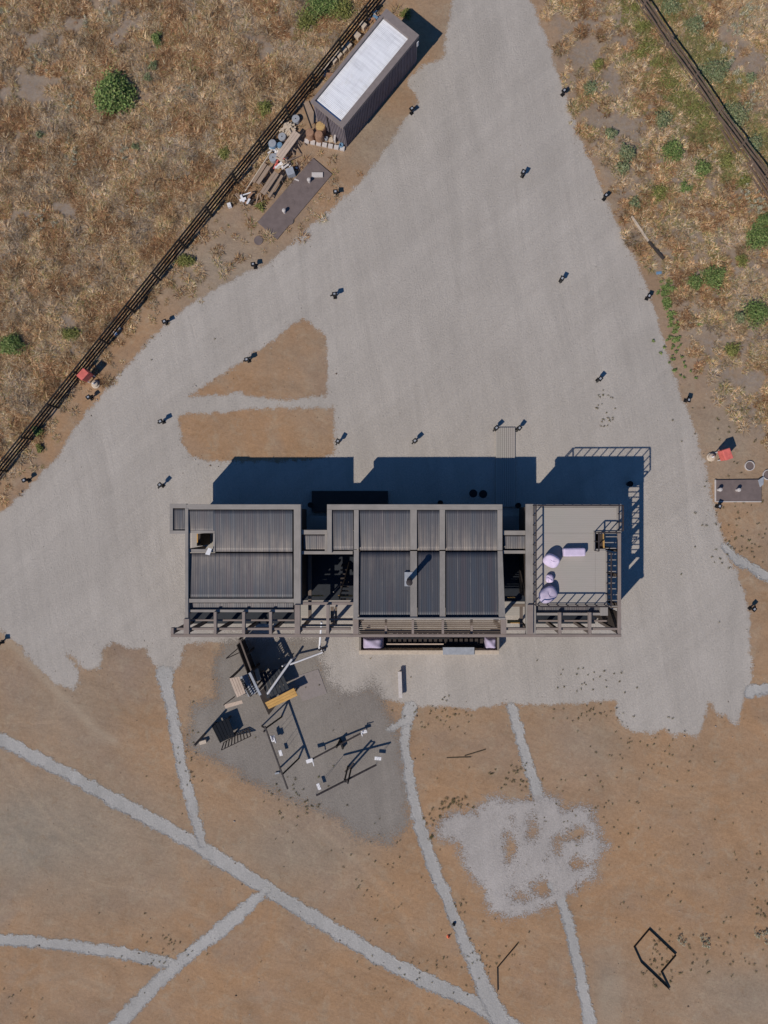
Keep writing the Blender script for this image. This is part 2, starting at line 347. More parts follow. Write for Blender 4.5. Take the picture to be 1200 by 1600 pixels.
BARK = Pw([(352, 1000), (335, 1040), (338, 1090), (305, 1105), (292, 1165), (345, 1192), (385, 1218), (430, 1240), (475, 1252), (520, 1276), (560, 1306), (606, 1316), (634, 1290), (641, 1250), (632, 1200), (624, 1160), (612, 1130), (600, 1100), (582, 1070), (555, 1080), (535, 1082), (515, 1066), (505, 1040), (495, 1000)])
PATHS = [('path', [((-60, 1122), 10), ((0, 1155), 11), ((100, 1207), 10), ((200, 1262), 12), ((300, 1316), 11), ((410, 1385), 12), ((500, 1440), 12), ((600, 1500), 12), ((660, 1530), 13), ((740, 1566), 11), ((800, 1606), 14), ((870, 1650), 14)]),
 ('path', [((257, 1054), 15), ((260, 1072), 10), ((268, 1110), 9), ((285, 1200), 9), ((300, 1260), 9), ((316, 1318), 7)]),
 ('path', [((-60, 1463), 9), ((0, 1468), 9), ((100, 1476), 9), ((200, 1491), 10), ((278, 1509), 9)]),
 ('path', [((414, 1392), 7), ((360, 1440), 12), ((310, 1480), 10), ((275, 1510), 10), ((230, 1552), 11), ((185, 1600), 12), ((150, 1640), 12)]),
 ('path', [((640, 1108), 12), ((634, 1130), 9), ((632, 1160), 7), ((640, 1220), 8), ((655, 1290), 9), ((675, 1350), 10), ((700, 1410), 9), ((720, 1460), 9), ((743, 1510), 12), ((762, 1556), 14), ((780, 1592), 14)]),
 ('path', [((608, 1139), 4), ((636, 1126), 8)]),
 ('path', [((799, 1106), 8), ((815, 1160), 8), ((830, 1210), 8), ((845, 1258), 10)]),
 ('path', [((868, 1380), 14), ((878, 1410), 8), ((890, 1450), 8), ((905, 1520), 9), ((922, 1600), 10), ((930, 1650), 10)]),
 ('path', [((1130, 852), 5), ((1148, 872), 8), ((1175, 888), 7), ((1215, 912), 8)]),
 ('path', [((1172, 1081), 10), ((1180, 1078), 9), ((1225, 1074), 9)])]
PATCH = Pw([(672, 1296), (690, 1272), (740, 1266), (768, 1243), (800, 1252), (840, 1240), (868, 1246), (880, 1262), (925, 1260), (932, 1290), (950, 1322), (928, 1345), (932, 1372), (902, 1388), (882, 1404), (840, 1424), (795, 1434), (768, 1425), (756, 1395), (730, 1360), (712, 1320), (688, 1310)])
def sheet(name, sdf, bounds, res, z0, mat, margin=.8, rise=0.0, risew=.4, label=None, mounds=0.0):
    x0, y0, x1, y1 = bounds; xs = np.arange(x0, x1+res, res); ys = np.arange(y0, y1+res, res); X, Y = np.meshgrid(xs, ys)
    d = sdf(X, Y); Z = z0+rise*np.clip((d+.25)/risew, 0, 1)
    keep = d > -margin; q = keep[:-1, :-1] | keep[1:, :-1] | keep[:-1, 1:] | keep[1:, 1:]
    idx = np.arange(X.size).reshape(X.shape); F = np.stack([idx[:-1, :-1][q], idx[:-1, 1:][q], idx[1:, 1:][q], idx[1:, :-1][q]], 1)
    used = np.unique(F); remap = np.full(X.size, -1); remap[used] = np.arange(len(used))
    V = np.stack([X.ravel(), Y.ravel(), Z.ravel()], 1)[used]
    o = raw_mesh(name, V, remap[F], mat, attrs={'d': d.ravel()[used]}, smooth=True); return tag(o, kind='structure')
def yard_sd(X, Y):
    d = poly_sd(X, Y, YARD)
    for h in HOLES: d = np.minimum(d, -poly_sd(X, Y, h))
    return d
# ---------------------------------------------------------------- ground
FENCE_L = [at2(p) for p in [(604, 0), (284, 400), (0, 752)]]
FL0 = at(579, 0, 1.55); FL1 = at(257, 400, 1.55); FL2 = at(0, 722, 1.55)
dl = (FL0-FL2).normalized()
GL = Pw([(640, -250), (600, 0), (284, 396), (0, 748), (-160, 945), (-500, 945), (-500, -250)])
GR = Pw([(845, -200), (850, 0), (885, 100), (905, 190), (940, 260), (975, 340), (1010, 400), (1060, 470), (1090, 560), (1110, 600), (1150, 640), (1210, 700), (1600, 760), (1600, -200)])
def gauss(X, Y, px, py, r, ry=None):
    c = at2((px, py)); ry = ry or r; return np.exp(-(((X-c[0])/(r*PXM))**2+((Y-c[1])/(ry*PXM))**2))
xs = np.concatenate([[-300, -160, -90, -50], np.arange(-34, 34.01, .2), [50, 90, 160, 300]]); ys = np.concatenate([[-300, -160, -90, -55], np.arange(-42, 42.01, .2), [55, 90, 160, 300]])
X, Y = np.meshgrid(xs, ys)
straw = np.clip(np.maximum(poly_sd(X, Y, GL), poly_sd(X, Y, GR))/1.2+.5, 0, 1)
orange = np.clip(.6*gauss(X, Y, 1050, 1330, 300, 260)+.7*gauss(X, Y, 400, 1560, 330, 130)+.6*gauss(X, Y, 620, 1180, 60)+.5*gauss(X, Y, 800, 1520, 160, 110)+.6*gauss(X, Y, 230, 1190, 60, 90)+.5*gauss(X, Y, 360, 1240, 60, 50)+.8*gauss(X, Y, 610, 1360, 60, 90), 0, 1)
greyf = np.clip(.35*straw+.8*gauss(X, Y, 600, 230, 70, 60)+1.1*gauss(X, Y, 60, 1300, 220, 110)+.8*gauss(X, Y, 470, 1330, 120, 50)+.8*gauss(X, Y, 1190, 1560, 150, 60)+.9*gauss(X, Y, 340, 420, 110, 60)+.9*gauss(X, Y, 980, 170, 50, 100)+.8*gauss(X, Y, 740, 60, 60, 90)+.8*gauss(X, Y, 1130, 680, 60, 80)+.7*gauss(X, Y, 60, 90, 170, 60)+.6*gauss(X, Y, 20, 330, 60, 60)+.6*gauss(X, Y, 930, 1160, 60, 50)+.6*gauss(X, Y, 100, 1090, 80, 70)+.8*gauss(X, Y, 950, 1540, 30, 60), 0, 1)
track = np.zeros(X.shape); rut = np.zeros(X.shape)
for pts, wd, k_, a_ in (([(-20, 965), (30, 1018), (70, 1062), (110, 1100), (150, 1140), (178, 1158)], 5, .75, 0), ([(100, 1085), (130, 1120), (150, 1150), (165, 1160)], 3, .6, 0), ([(0, 1128), (40, 1134), (80, 1130), (105, 1118)], 1.6, 0, .8), ([(15, 1232), (30, 1260), (45, 1282)], 1.5, 0, .6),
   ([(30, 1210), (52, 1200), (75, 1210), (60, 1250)], 1.5, 0, .5), ([(430, 1470), (480, 1500), (530, 1530), (580, 1570)], 2, 0, .7), ([(170, 1060), (190, 1090), (212, 1120)], 1.5, .3, .6), ([(330, 1215), (370, 1250), (420, 1300), (450, 1310)], 2, .25, .5), ([(0, 1290), (60, 1280), (100, 1310)], 1.5, .3, .4),
   ([(560, 1440), (640, 1400), (690, 1330)], 2, .0, .4), ([(960, 1540), (950, 1570), (955, 1610)], 16, .35, 0), ([(1015, 1345), (1050, 1380), (1110, 1390)], 5, .2, .2), ([(1000, 1260), (1060, 1270), (1120, 1260)], 1.6, .2, .4), ([(320, 1570), (420, 1555), (520, 1580)], 2, .2, .4), ([(0, 1180), (40, 1240), (90, 1300), (170, 1350)], 3, .3, .5), ([(14, 1180), (54, 1238), (104, 1294), (184, 1340)], 2, .2, .5),
   ([(80, 1400), (180, 1385), (260, 1400), (330, 1440)], 2.5, .3, .4), ([(500, 1300), (560, 1350), (620, 1420), (650, 1480)], 3, .25, .5), ([(520, 1290), (580, 1345), (640, 1410)], 3, .2, .4), ([(980, 1200), (1060, 1230), (1130, 1220), (1200, 1190)], 3, .25, .4), ([(980, 1214), (1060, 1246), (1134, 1236), (1210, 1206)], 3, .2, .4), ([(820, 1440), (880, 1500), (870, 1570)], 3, .2, .4), ([(30, 1540), (110, 1520), (170, 1545)], 3, .3, .4), ([(1110, 0), (1140, 30), (1165, 60), (1210, 85)], 7, .6, 0), ([(1085, 560), (1080, 500), (1085, 470)], 5, .5, 0)):
    d_ = line_sd(X, Y, [at2(p) for p in pts], [wd*PXM]*len(pts)); m_ = 1/(1+np.exp(-d_/.09)); track = np.maximum(track, m_*k_); rut = np.maximum(rut, m_*a_)
idx = np.arange(X.size).reshape(X.shape); F = np.stack([idx[:-1, :-1].ravel(), idx[:-1, 1:].ravel(), idx[1:, 1:].ravel(), idx[1:, :-1].ravel()], 1)
g = raw_mesh('ground', np.stack([X.ravel(), Y.ravel(), np.zeros(X.size)], 1), F, M['ground'], attrs={'straw': straw.ravel(), 'orange': orange.ravel(), 'grey': greyf.ravel(), 'track': track.ravel(), 'rut': rut.ravel()}); tag(g, kind='structure')
sheet('gravel_yard', yard_sd, (-34, -18, 28, 44), .22, .004, M['yard'])
sheet('sand_playground', lambda X, Y: poly_sd(X, Y, BARK), (-18, -26, 4, -7), .2, .008, M['bark'])
def patch_sd(X, Y):
    d = poly_sd(X, Y, PATCH)
    for (px, py, rx, ry) in ((831, 1296, 6, 11), (797, 1322, 7, 16), (848, 1386, 11, 8), (816, 1398, 9, 6), (871, 1322, 6, 10), (905, 1350, 10, 5), (902, 1300, 10, 4)):
        c = at2((px, py)); q = np.hypot((X-c[0])/(rx*PXM), (Y-c[1])/(ry*PXM)); d = np.minimum(d, (q-1)*min(rx, ry)*PXM)
    return d
sheet('gravel_patch', lambda X, Y: patch_sd(X, Y), (0, -31, 16, -17), .14, .012, M['patch'], 1.0, .03, .8)
for i, (nm, pts) in enumerate(PATHS):
    P = [at2(p) for p, _ in pts]; ws = [wd*PXM for _, wd in pts]; a = np.array(P)
    sheet('gravel_path', lambda X, Y, P=P, ws=ws: line_sd(X, Y, P, ws), (a[:, 0].min()-1.5, a[:, 1].min()-1.5, a[:, 0].max()+1.5, a[:, 1].max()+1.5), .12, .016+.0013*i, M['path'], .5, 0.0, .4)

# ---------------------------------------------------------------- the timber building
B = thing('timber_building', at(640, 880, 0), 'long low timber building with ribbed grey roofs, open pergola and roof terrace at its right', 'building')
ZT = 4.75
floor = MB().rpx(300, 800, 455, 962, .42, 0).rpx(466, 806, 560, 962, .41, 0).rpx(566, 800, 780, 962, .42, 0).rpx(786, 806, 820, 962, .41, 0).rpx(828, 800, 925, 962, .42, 0)
floor.build('floor_deck', M['deck'], B)
for q in ((297, 938, 461, 974.5, .46, .02), (832, 938, 930, 974.5, .46, .02), (470, 830, 557, 938, .44, .3), (787, 830, 821, 940, .44, .3)): MB().rpx(*q).build('shade_floor', M['shade_tone'], B)  # porch and courtyard shade put into the floor colour
MB().rpx(294, 793, 338, 797, 4.3, .43).build('wall', M['wall'], B)  # unseen wall added to close a sunlit gap in the building's shadow
MB().quadpx([(325.5, 856), (331, 857.5), (327.5, 867.5), (320.5, 866)], 4.9, 4.86).build('white_board', M['white'], B)
MB().rpx(307.5, 834, 309, 853, 2.6, 2.5).build('cross_beam', M['gold'], B); MB().rpx(309.5, 834, 313, 853, 2.9, .5).build('partition', M['wall'], B)
# outer walls
def wallrect(x0, y0, x1, y1, z0, z1, th=.18, sides='nesw', mat='wall'):
    a = at(x0, y0, z1); b = at(x1, y1, z1); X0, Y1, X1, Y0 = a.x, a.y, b.x, b.y; m = MB(); zc = (z0+z1)/2; hz = z1-z0
    if 'n' in sides: m.box(((X0+X1)/2, Y1-th/2, zc), (X1-X0-2*th-.004, th, hz))
    if 's' in sides: m.box(((X0+X1)/2, Y0+th/2, zc), (X1-X0-2*th-.004, th, hz))
    if 'w' in sides: m.box((X0+th/2, (Y0+Y1)/2, zc), (th, Y1-Y0, hz-.01))
    if 'e' in sides: m.box((X1-th/2, (Y0+Y1)/2, zc), (th, Y1-Y0, hz-.01))
    return m
wallrect(336, 795, 466, 940, .43, 4.3).build('wall', M['wall'], B)
wallrect(518, 793, 779, 858, .43, 4.2, sides='nwe').build('wall', M['wall'], B)
wallrect(563, 858, 779, 950, .43, 4.2, sides='swe').build('wall', M['wall'], B)
wallrect(827, 792, 942, 938, .43, 4.6).build('wall', M['wall'], B)
wallrect(472, 832, 514, 860, .43, 4.1, sides='n').build('wall', M['wall'], B)
wallrect(787, 832, 822, 860, .43, 4.1, sides='n').build('wall', M['wall'], B)
# side box hung on the north-west corner
MB().rpx(267, 789, 289, 833, 4.72, 2.3).build('hung_cabinet', M['wall'], B)
rim = MB().rpx(265, 787, 291, 794, 4.86, 4.5).rpx(265, 829, 291, 834, 4.86, 4.5).rpx(265, 794, 270, 829, 4.85, 4.5)
rim.build('cabinet_rim', M['cap'], B)
# corrugated panels
def corr(name, x0, y0, x1, y1, z0, z1, mat='roof', pitch=.14, rib=.006, dirt=(0, 0), ny=10, th=.05):
    A = at(x0, y0, z0); Bq = at(x1, y0, z0); C = at(x0, y1, z1); D = at(x1, y1, z1); Wd = (Bq-A).length; n = max(2, int(Wd/pitch)); us = []; hs = []
    for i in range(n):
        for t, h in ((0, 0), (.62, 0), (.70, rib), (.90, rib), (.98, 0)): us.append((i+t)/n); hs.append(h)
    us.append(1.0); hs.append(0.0); us = np.array(us); hs = np.array(hs); ts = np.linspace(0, 1, ny+1)
    V = []; dr = []
    for t in ts:
        L = A.lerp(C, t); R = Bq.lerp(D, t)
        for u, h in zip(us, hs): p = L.lerp(R, u); V.append((p.x, p.y, p.z+h)); dr.append(dirt[0]*(1-t)**1.2+dirt[1]*t**1.6 if dirt else 0)
    m = len(us); F = [(j*m+i, (j+1)*m+i, (j+1)*m+i+1, j*m+i+1) for j in range(ny) for i in range(m-1)]
    org = Vector(W[B.name]); V = np.array(V)-np.array(org)
    o = raw_mesh(name, V, F, M[mat], attrs={'dirt': dr}); o.parent = B
    sm = o.modifiers.new('thick', 'SOLIDIFY'); sm.thickness = th; sm.offset = -1
    return o
VZ = 4.6
R = lambda *a, **k: corr('roof_panel', *a, **k)
R(270, 795, 289, 829, 4.74, 4.74, dirt=(.1, .8))
R(292, 797, 333, 829, 4.76, 4.7, dirt=(.2, .8)); R(333, 797, 457, 862, 4.76, VZ+.04, dirt=(0, 1.0))
R(296, 864, 457, 935, VZ, 4.7, dirt=(.9, 0))
R(295, 942, 458, 952, 4.55, 4.5, dirt=(.5, .2))
R(519, 797, 552, 859, 4.76, VZ+.1, dirt=(0, 1.0))
R(561, 797, 641, 860, 4.76, VZ+.04, dirt=(0, 1.0)); R(652, 797, 687, 860, 4.76, VZ+.04, dirt=(0, 1.0)); R(696, 797, 777, 860, 4.76, VZ+.04, dirt=(0, 1.0))
R(561, 862, 641, 965, VZ, 5.3, mat='roof_dark', dirt=(.8, 0)); R(652, 862, 687, 965, VZ, 5.3, mat='roof_dark', dirt=(.25, 0)); R(696, 862, 779, 965, VZ, 5.3, mat='roof_dark', dirt=(.15, 0))
R(474, 836, 508, 859, 4.5, 4.42, dirt=(.4, .9)); R(787, 837, 823, 858, 4.5, 4.42, dirt=(.4, .9))
R(833, 947, 940, 957, 4.5, 4.5, dirt=(.5, .3))
# caps: broad weathered boards along the edges of each roof
def cap(x0, y0, x1, y1, zt=ZT+.1, zb=None, m=None):
    mm = m or ('cap' if abs(x1-x0) > abs(y1-y0) else 'cap_y'); return MB().rpx(x0, y0, x1, y1, zt, zb if zb is not None else zt-.45).build('roof_cap', M[mm], B, bevel=.012)
cap(291, 788, 463, 796); cap(459, 788, 470, 945, 4.868); cap(289, 794, 294, 968, 4.874); cap(294, 935.5, 459, 941.5, 4.8, 4.3); cap(294, 952.5, 459, 956.5, 4.7, 4.3)
cap(294, 829, 336, 833, 4.7, 4.2); cap(294, 858, 333, 863, 4.66, 4.2); cap(333, 833, 336, 862, 4.72, 4.1)
cap(511, 788, 785, 796.5); cap(511, 796.5, 518.5, 864, 4.868); cap(553, 796.5, 560.5, 858, 4.868)
for x0, x1 in ((641, 651.5), (687, 695.5)):
    cap(x0, 796.5, x1, 859, 4.83, 4.2); MB().hexa([at(x0, 965, 5.0), at(x1, 965, 5.0), at(x1, 861, 4.0), at(x0, 861, 4.0)], [at(x0, 965, 5.42), at(x1, 965, 5.42), at(x1, 861, 4.72), at(x0, 861, 4.72)]).build('roof_cap', M['cap_y'], B)
cap(777.5, 796.5, 785, 860, 4.868)
MB().hexa([at(780, 965, 4.9), at(789.5, 965, 4.9), at(785, 861, 4.0), at(777.5, 861, 4.0)], [at(779.5, 965, 5.45), at(789.5, 965, 5.45), at(785, 861, 4.76), at(777.5, 861, 4.76)]).build('roof_cap', M['cap_y'], B)
MB().hexa([at(552, 968, 4.9), at(560, 968, 4.9), at(560.5, 859, 4.0), at(553, 859, 4.0)], [at(552, 968, 5.45), at(560, 968, 5.45), at(560.5, 859, 4.76), at(553, 859, 4.76)]).build('roof_cap', M['cap_y'], B)
cap(558, 965, 790, 968, 5.5, 5.0)
cap(470.5, 828, 511, 835, 4.6, 4.1); cap(470.5, 861, 551, 866, 4.58, 4.1); cap(507.5, 835, 511, 861, 4.57, 4.1)
cap(785.5, 829, 822, 836, 4.6, 4.1); cap(785.5, 860, 822, 865, 4.58, 4.1)
# chimney: square flashing, pipe with cowl
fl = MB().rpx(632, 894, 645, 916, 4.98, 4.5).build('chimney_flashing', M['grey'], B)
c0 = at(639.5, 906, 4.9)
ch = MB().lathe((c0.x, c0.y, 4.6), [(.16, 0), (.16, 2.0), (.2, 2.0), (.2, 2.05), (.17, 2.1), (.05, 2.12)], 20).build('chimney_pipe', M['rail'], B)
# pergola round the south side
def post(px, py, zt, w_=.2, zb=0.0, mat='post'):
    p = at(px, py, zt); return MB().box((p.x, p.y, (zt+zb)/2-.01), (w_, w_, zt-zb-.02)).build('post', M[mat], B)
MB().rpx(267, 991, 971, 995.5, 4.85, 4.62).build('pergola_beam', M['beam'], B, bevel=.01)
MB().rpx(267, 981, 548, 984.5, 4.75, 4.5).build('pergola_beam', M['beam'], B, bevel=.01)
MB().rpx(790, 981, 971, 984.5, 4.75, 4.5).build('pergola_beam', M['beam'], B, bevel=.01)
MB().rpx(296, 968, 460, 970.5, 4.5, 4.3).build('pergola_beam', M['beam'], B)
MB().rpx(832, 969, 948, 971.5, 4.5, 4.3).build('pergola_beam', M['beam'], B)
MB().rpx(470, 941, 553, 945, 4.72, 4.45).build('pergola_beam', M['beam'], B)
MB().rpx(471, 966.5, 551, 969.5, 3.9, 3.7).build('pergola_beam', M['beam'], B)
MB().rpx(471, 976, 551, 978.5, 3.9, 3.7).build('pergola_beam', M['beam'], B)
for x, y0 in ((269, 981), (291, 967), (336, 956), (380.5, 956), (422.5, 956), (464.5, 945), (512, 945), (556, 968), (787, 968), (829, 945), (875, 957), (922, 957)):
    wd = 2.2 if x not in (464.5, 829, 556, 787, 291) else 4.2
    MB().rpx(x-wd, y0, x+wd, 990.8, 4.97, 4.68).build('rafter', M['beam_y'], B, bevel=.01)
for x in (269, 291, 336, 380.5, 422.5, 466, 512, 555, 787, 829, 875, 922, 967): post(x, 988, 4.6, .2)
for x in (291, 336, 380.5, 422.5): post(x, 958, 4.3, .2)
for x in (875, 922): post(x, 958, 4.3, .2)
post(293, 945, 4.3, .2); post(293, 860, 4.1, .2); post(293, 800, 4.3, .2)
# gold boards standing in the courtyard opening, floor beams and boards
MB().beam(at(519, 948, 3.4), at(519, 975, 3.4), .22, .08).beam(at(525, 948, 3.4), at(525, 975, 3.4), .14, .08).build('gold_board', M['slat'], B)
MB().rpx(481.5, 866.5, 486.5, 968, 2.6, 2.45).build('cross_beam', M['post'], B)
MB().rpx(487, 930, 505, 932, 2.0, 1.8).build('shelf_board', M['gold'], B); MB().rpx(528, 930, 551, 932.5, 2.2, 2.0).build('shelf_board', M['gold'], B)
MB().beam(at(521, 925, 2.5), at(542, 903, 1.0), .06, .06).build('stair_rail', M['cap'], B)
stp = MB().beam(at(530, 936, 2.6), at(545, 880, .5), .06, .25).build('stair', M['wall'], B)
for k in range(9): MB().rpx(532, 935-k*6.5, 545, 937.5-k*6.5, 2.6-k*.25, 2.54-k*.25).build('tread', M['wall'], stp)
for a, b, z in (((531, 903), (541, 905), 1.2), ((530, 913), (534, 918), .9), ((536, 925), (547, 916), .5)): pass
MB().rpx(800, 944, 825, 948, 4.3, 4.1).build('cross_beam', M['slat'], B); MB().rpx(793, 969, 817, 974, 3.6, 3.45).build('cross_beam', M['gold'], B)
MB().rpx(812.5, 948, 817, 981, 4.05, 3.9).build('cross_beam', M['post'], B)
MB().rpx(793, 933, 805, 935, 2.0, 1.9).build('shelf_board', M['gold'], B)
# slatted louvre over the front bench
lv = []
for k in range(9):
    y = 969.5+k*2.95; z = 4.75-k*.05
    lv.append(MB().rpx(561, y, 787, y+(2.0 if k % 3 else 1.5), z, z-.07).build('louvre_slat', M['slat'], B))
for x in (603, 645, 692, 737): MB().rpx(x-1.8, 968.5, x+1.8, 990.5, 4.62 if x in (603, 737) else 4.98, 4.3 if x in (603, 737) else 4.76).build('rafter', M['beam_y'], B)
MB().rpx(563, 985, 785, 989.5, 3.2, 3.0).build('pergola_beam', M['slat'], B)
# ---- roof terrace (right)
DZ = 4.8
MB().rpx(838, 793, 963, 833, DZ, DZ-.2).rpx(838, 833.2, 930, 943, DZ-.001, DZ-.2).rpx(930.2, 861, 946, 943, DZ-.002, DZ-.2).build('terrace_deck', M['deck'], B)
cap(822, 787.5, 837.5, 995, DZ+.03, 4.5, 'cap_y'); cap(837.7, 787.5, 971, 792.5, DZ+.02, 4.5); cap(963.2, 792.5, 971, 832.5, DZ+.03, 4.5)
cap(837.7, 943.2, 948, 946.5, DZ+.02, 4.4); cap(938, 947, 950, 962, 4.78, 4.3); cap(832, 957.5, 938, 961.5, 4.72, 4.35)
cap(927, 829.5, 963, 834, DZ+.03, 4.5); cap(927, 834, 931, 860, DZ+.035, 4.5); cap(946, 860, 950, 946.5, DZ+.04, 4.5); cap(930, 857.5, 946, 861, DZ+.03, 4.5)
MB().rpx(965.3, 833, 970.5, 995, DZ+.02, 4.64).build('pergola_beam', M['beam_y'], B, bevel=.01)
for k in range(13):
    y = 838+k*9.05; MB().rpx(950.2 if y > 860 else 944.7, y, 965.1, y+1.3, DZ-.03, DZ-.08).build('joist', M['cap'], B)
MB().rpx(943, 834, 944.5, 857, DZ-.02, DZ-.2).build('opening_bar', M['gold'], B)
sr = MB().beam(at(938, 858, .6), at(938, 838, 4.0), .06, .25).build('stair', M['wall'], B)
for k in range(8): MB().rpx(932, 854-k*2.3, 943, 856.5-k*2.3, 1.0+k*.42, .95+k*.42).build('tread', M['wall'], sr)
MB().rpx(944, 946.5, 970, 950, 4.4, 4.2).build('cross_beam', M['post'], B)
for px, py in ((967, 795), (967, 860), (967, 900), (967, 946)): post(px, py, 4.75, .2)
MB().rpx(948, 862, 949.6, 974, 4.3, 0).build('shade_wall', M['wall'], B); MB().rpx(966, 957, 968.5, 986, 4.6, 0).build('shade_wall', M['wall'], B)  # outer wall added, hidden under the beam, to fill out the ground shadow
# railing
def railing(pts, step=.61, hgt=1.0, closed=False):
    P = [at(x, y, DZ+.03) for x, y in pts]; r = MB()
    top = [p+Vector((0, 0, hgt)) for p in P]
    for a, b in zip(top[:-1], top[1:]): r.beam(a, b, .085, .045)
    for a, b in zip(P[:-1], P[1:]): r.beam(a+Vector((0, 0, .12)), b+Vector((0, 0, .12)), .03, .03)
    ro = r.build('railing', M['rail'], B)
    for i, (a, b) in enumerate(zip(P[:-1], P[1:])):
        n = max(1, round((b-a).length/step))
        for k in range(n+(1 if i == len(P)-2 else 0)):
            q = a.lerp(b, k/n); ok = MB().box((q.x, q.y, q.z+hgt/2-.0125), (.055, .045, hgt-.03)).build('rail_post', M['rail'], ro)
railing([(833, 790), (833, 943)]); railing([(836, 790), (966, 790), (966, 829)]); railing([(929, 860), (929, 831.5), (962, 831.5)], .5)
railing([(948, 862), (948, 944)]); railing([(840, 944.5), (944, 944.5)])
# ---- low front bench enclosure
def rz_of(a, b): d = b-a; return math.atan2(d.y, d.x)
E = thing('front_bench_pit', at(670, 1010, 0), 'long timber edged seating pit with dark inside, along the front of the building', 'seating pit')
MB().rpx(561, 1016, 780, 1022.5, 1.0, 0).build('front_wall', M['ply'], E, bevel=.02)
MB().rpx(561, 996, 564, 1015.8, .98, 0).rpx(777, 996, 780, 1015.8, .98, 0).build('side_wall', M['wallin'], E)
MB().rpx(565, 997, 776, 1015.5, .12, .03).build('pit_floor', M['shade_tone'], E)  # floor colour kept dark for the shadow of the front wall
ss = MB()
for k in range(20): x = 606+k*8.0; ss.rpx(x, 998, x+5, 1005.0, .62, .55)
ss.build('picket_shade_slats', M['wall'], E); MB().rpx(604, 1005.6, 693, 1007.4, .78, .66).build('seat_edge', M['plank'], E)  # dark slats put in for the striped shadow of railing pickets
MB().rpx(692, 1011.5, 741, 1022.9, 1.08, 1.01).build('stone_top', M['grey'], E)
def cushion(name, x0, y0, x1, y1, z0, z1, label, mat='lilac', grp=None, folds=4):
    A = at(x0, y1, z1); Bq = at(x1, y0, z1); nx, ny = 14, 12; V = []; F = []
    for j in range(ny+1):
        for i in range(nx+1):
            u, v = i/nx, j/ny; e = min(u, 1-u, v, 1-v); e = min(1, e*5)
            z = z0+(z1-z0)*(e**.4)+.04*math.sin(u*9+v*7)*e
            V.append((A.x+(Bq.x-A.x)*u, A.y+(Bq.y-A.y)*v, z))
    k = len(V); V += [(x, y, z0-.001) for x, y, z in V]
    for j in range(ny):
        for i in range(nx): a = j*(nx+1)+i; F.append((a, a+1, a+nx+2, a+nx+1)); F.append((k+a, k+a+nx+1, k+a+nx+2, k+a+1))
    m = MB(); m.add(V, F); o = m.build(name, M[mat], None, smooth=True); return tag(o, label, 'cushion', grp)
cushion('seat_cushion', 565, 997, 599, 1015.5, .25, 1.0, 'pale lilac mattress cushion filling the left end of the front seating pit', 'lilac2', 'cushions in the front seating pit')
cushion('seat_cushion', 758, 996.5, 777, 1015.5, .25, .98, 'pale lilac cushion filling the right end of the front seating pit', 'lilac2', 'cushions in the front seating pit')
# ---- boardwalk, dark platform, round tables in the shade
bw = MB()
a0 = at(775, 668, .12); b0 = at(805, 792, .12); n_ = int((b0.x-a0.x)/.14)
for k in range(n_):
    x0 = a0.x+(b0.x-a0.x)*k/n_; bw.box((x0+.065, (a0.y+b0.y)/2, .07), (.128, a0.y-b0.y, .1))
tag(bw.build('boardwalk', M['deck']), 'narrow grey plank boardwalk leading from the gravel to the back of the building', 'boardwalk')
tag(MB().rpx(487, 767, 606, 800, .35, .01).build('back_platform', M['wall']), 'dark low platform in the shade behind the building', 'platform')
for k, (x, y) in enumerate(((739.5, 771), (755, 772))):
    p = at(x, y, .95); t = thing('round_table', (p.x, p.y, 0), ('left' if k == 0 else 'right')+'-hand of two small dark round tables in the building shadow', 'table', 'round tables behind the building')
    MB().lathe((p.x, p.y, .9), [(.27, 0), (.28, .02), (.28, .05)], 20).build('table_top', M['black'], t); MB().lathe((p.x, p.y, 0), [(.2, 0), (.2, .02), (.03, .04), (.03, .89)], 12).build('table_leg', M['black'], t)
for k, (x, y, lb) in enumerate(((485, 789, 'dark planter in the shaded recess left of the middle roof'), (688, 786, 'dark planter half hidden behind the middle roof edge'), (810, 790, 'dark planter in the recess beside the roof terrace'), (985, 756, 'dark planter standing alone in the terrace shadow'))):
    p = at(x, y, .5); tag(MB().lathe((p.x, p.y, 0.01), [(.14, 0), (.2, .45), (.2, .5), (.17, .5), (.16, .42)], 16).build('planter', M['black']), lb, 'planter', 'planters behind the building')
# ---- bean bags on the terrace
def blob(name, px, py, rx, ry, hz, rz, label, cat, mat, seed, grp, back=0.0):
    c = at(px, py, DZ+hz*.4); nu, nv = 20, 10; V = []; F = []; rnd = random.Random(seed)
    for j in range(nv+1):
        ph = math.pi*j/nv-math.pi/2
        for i in range(nu):
            th = 2*math.pi*i/nu; cr = abs(math.cos(ph))**.6; x = math.copysign(abs(math.cos(th))**.75, math.cos(th))*rx*cr; y = math.copysign(abs(math.sin(th))**.75, math.sin(th))*ry*cr
            z = (math.sin(ph)*.5+.5)*hz
            if back: z *= 1+back*(y/ry)*.8
            z += .035*mnoise.noise(Vector((x*4+seed, y*4, z*3))); z = max(z, 0); x *= 1+.1*mnoise.noise(Vector((th, ph, seed*3.1))); 
            fold = .1*max(0, math.sin(th*3+seed+ph*2))**4; z -= fold*(z > .2)
            z += .05*mnoise.noise(Vector((x*9+seed, y*9, 2.0)))*(z > .15)
            V.append((c.x+x*math.cos(rz)-y*math.sin(rz), c.y+x*math.sin(rz)+y*math.cos(rz), DZ+.01+z))
    for j in range(nv):
        for i in range(nu): F.append((j*nu+i, j*nu+(i+1) % nu, (j+1)*nu+(i+1) % nu, (j+1)*nu+i))
    m = MB(); m.add(V, F); return tag(m.build(name, M[mat], smooth=True, subd=1), label, cat, grp)
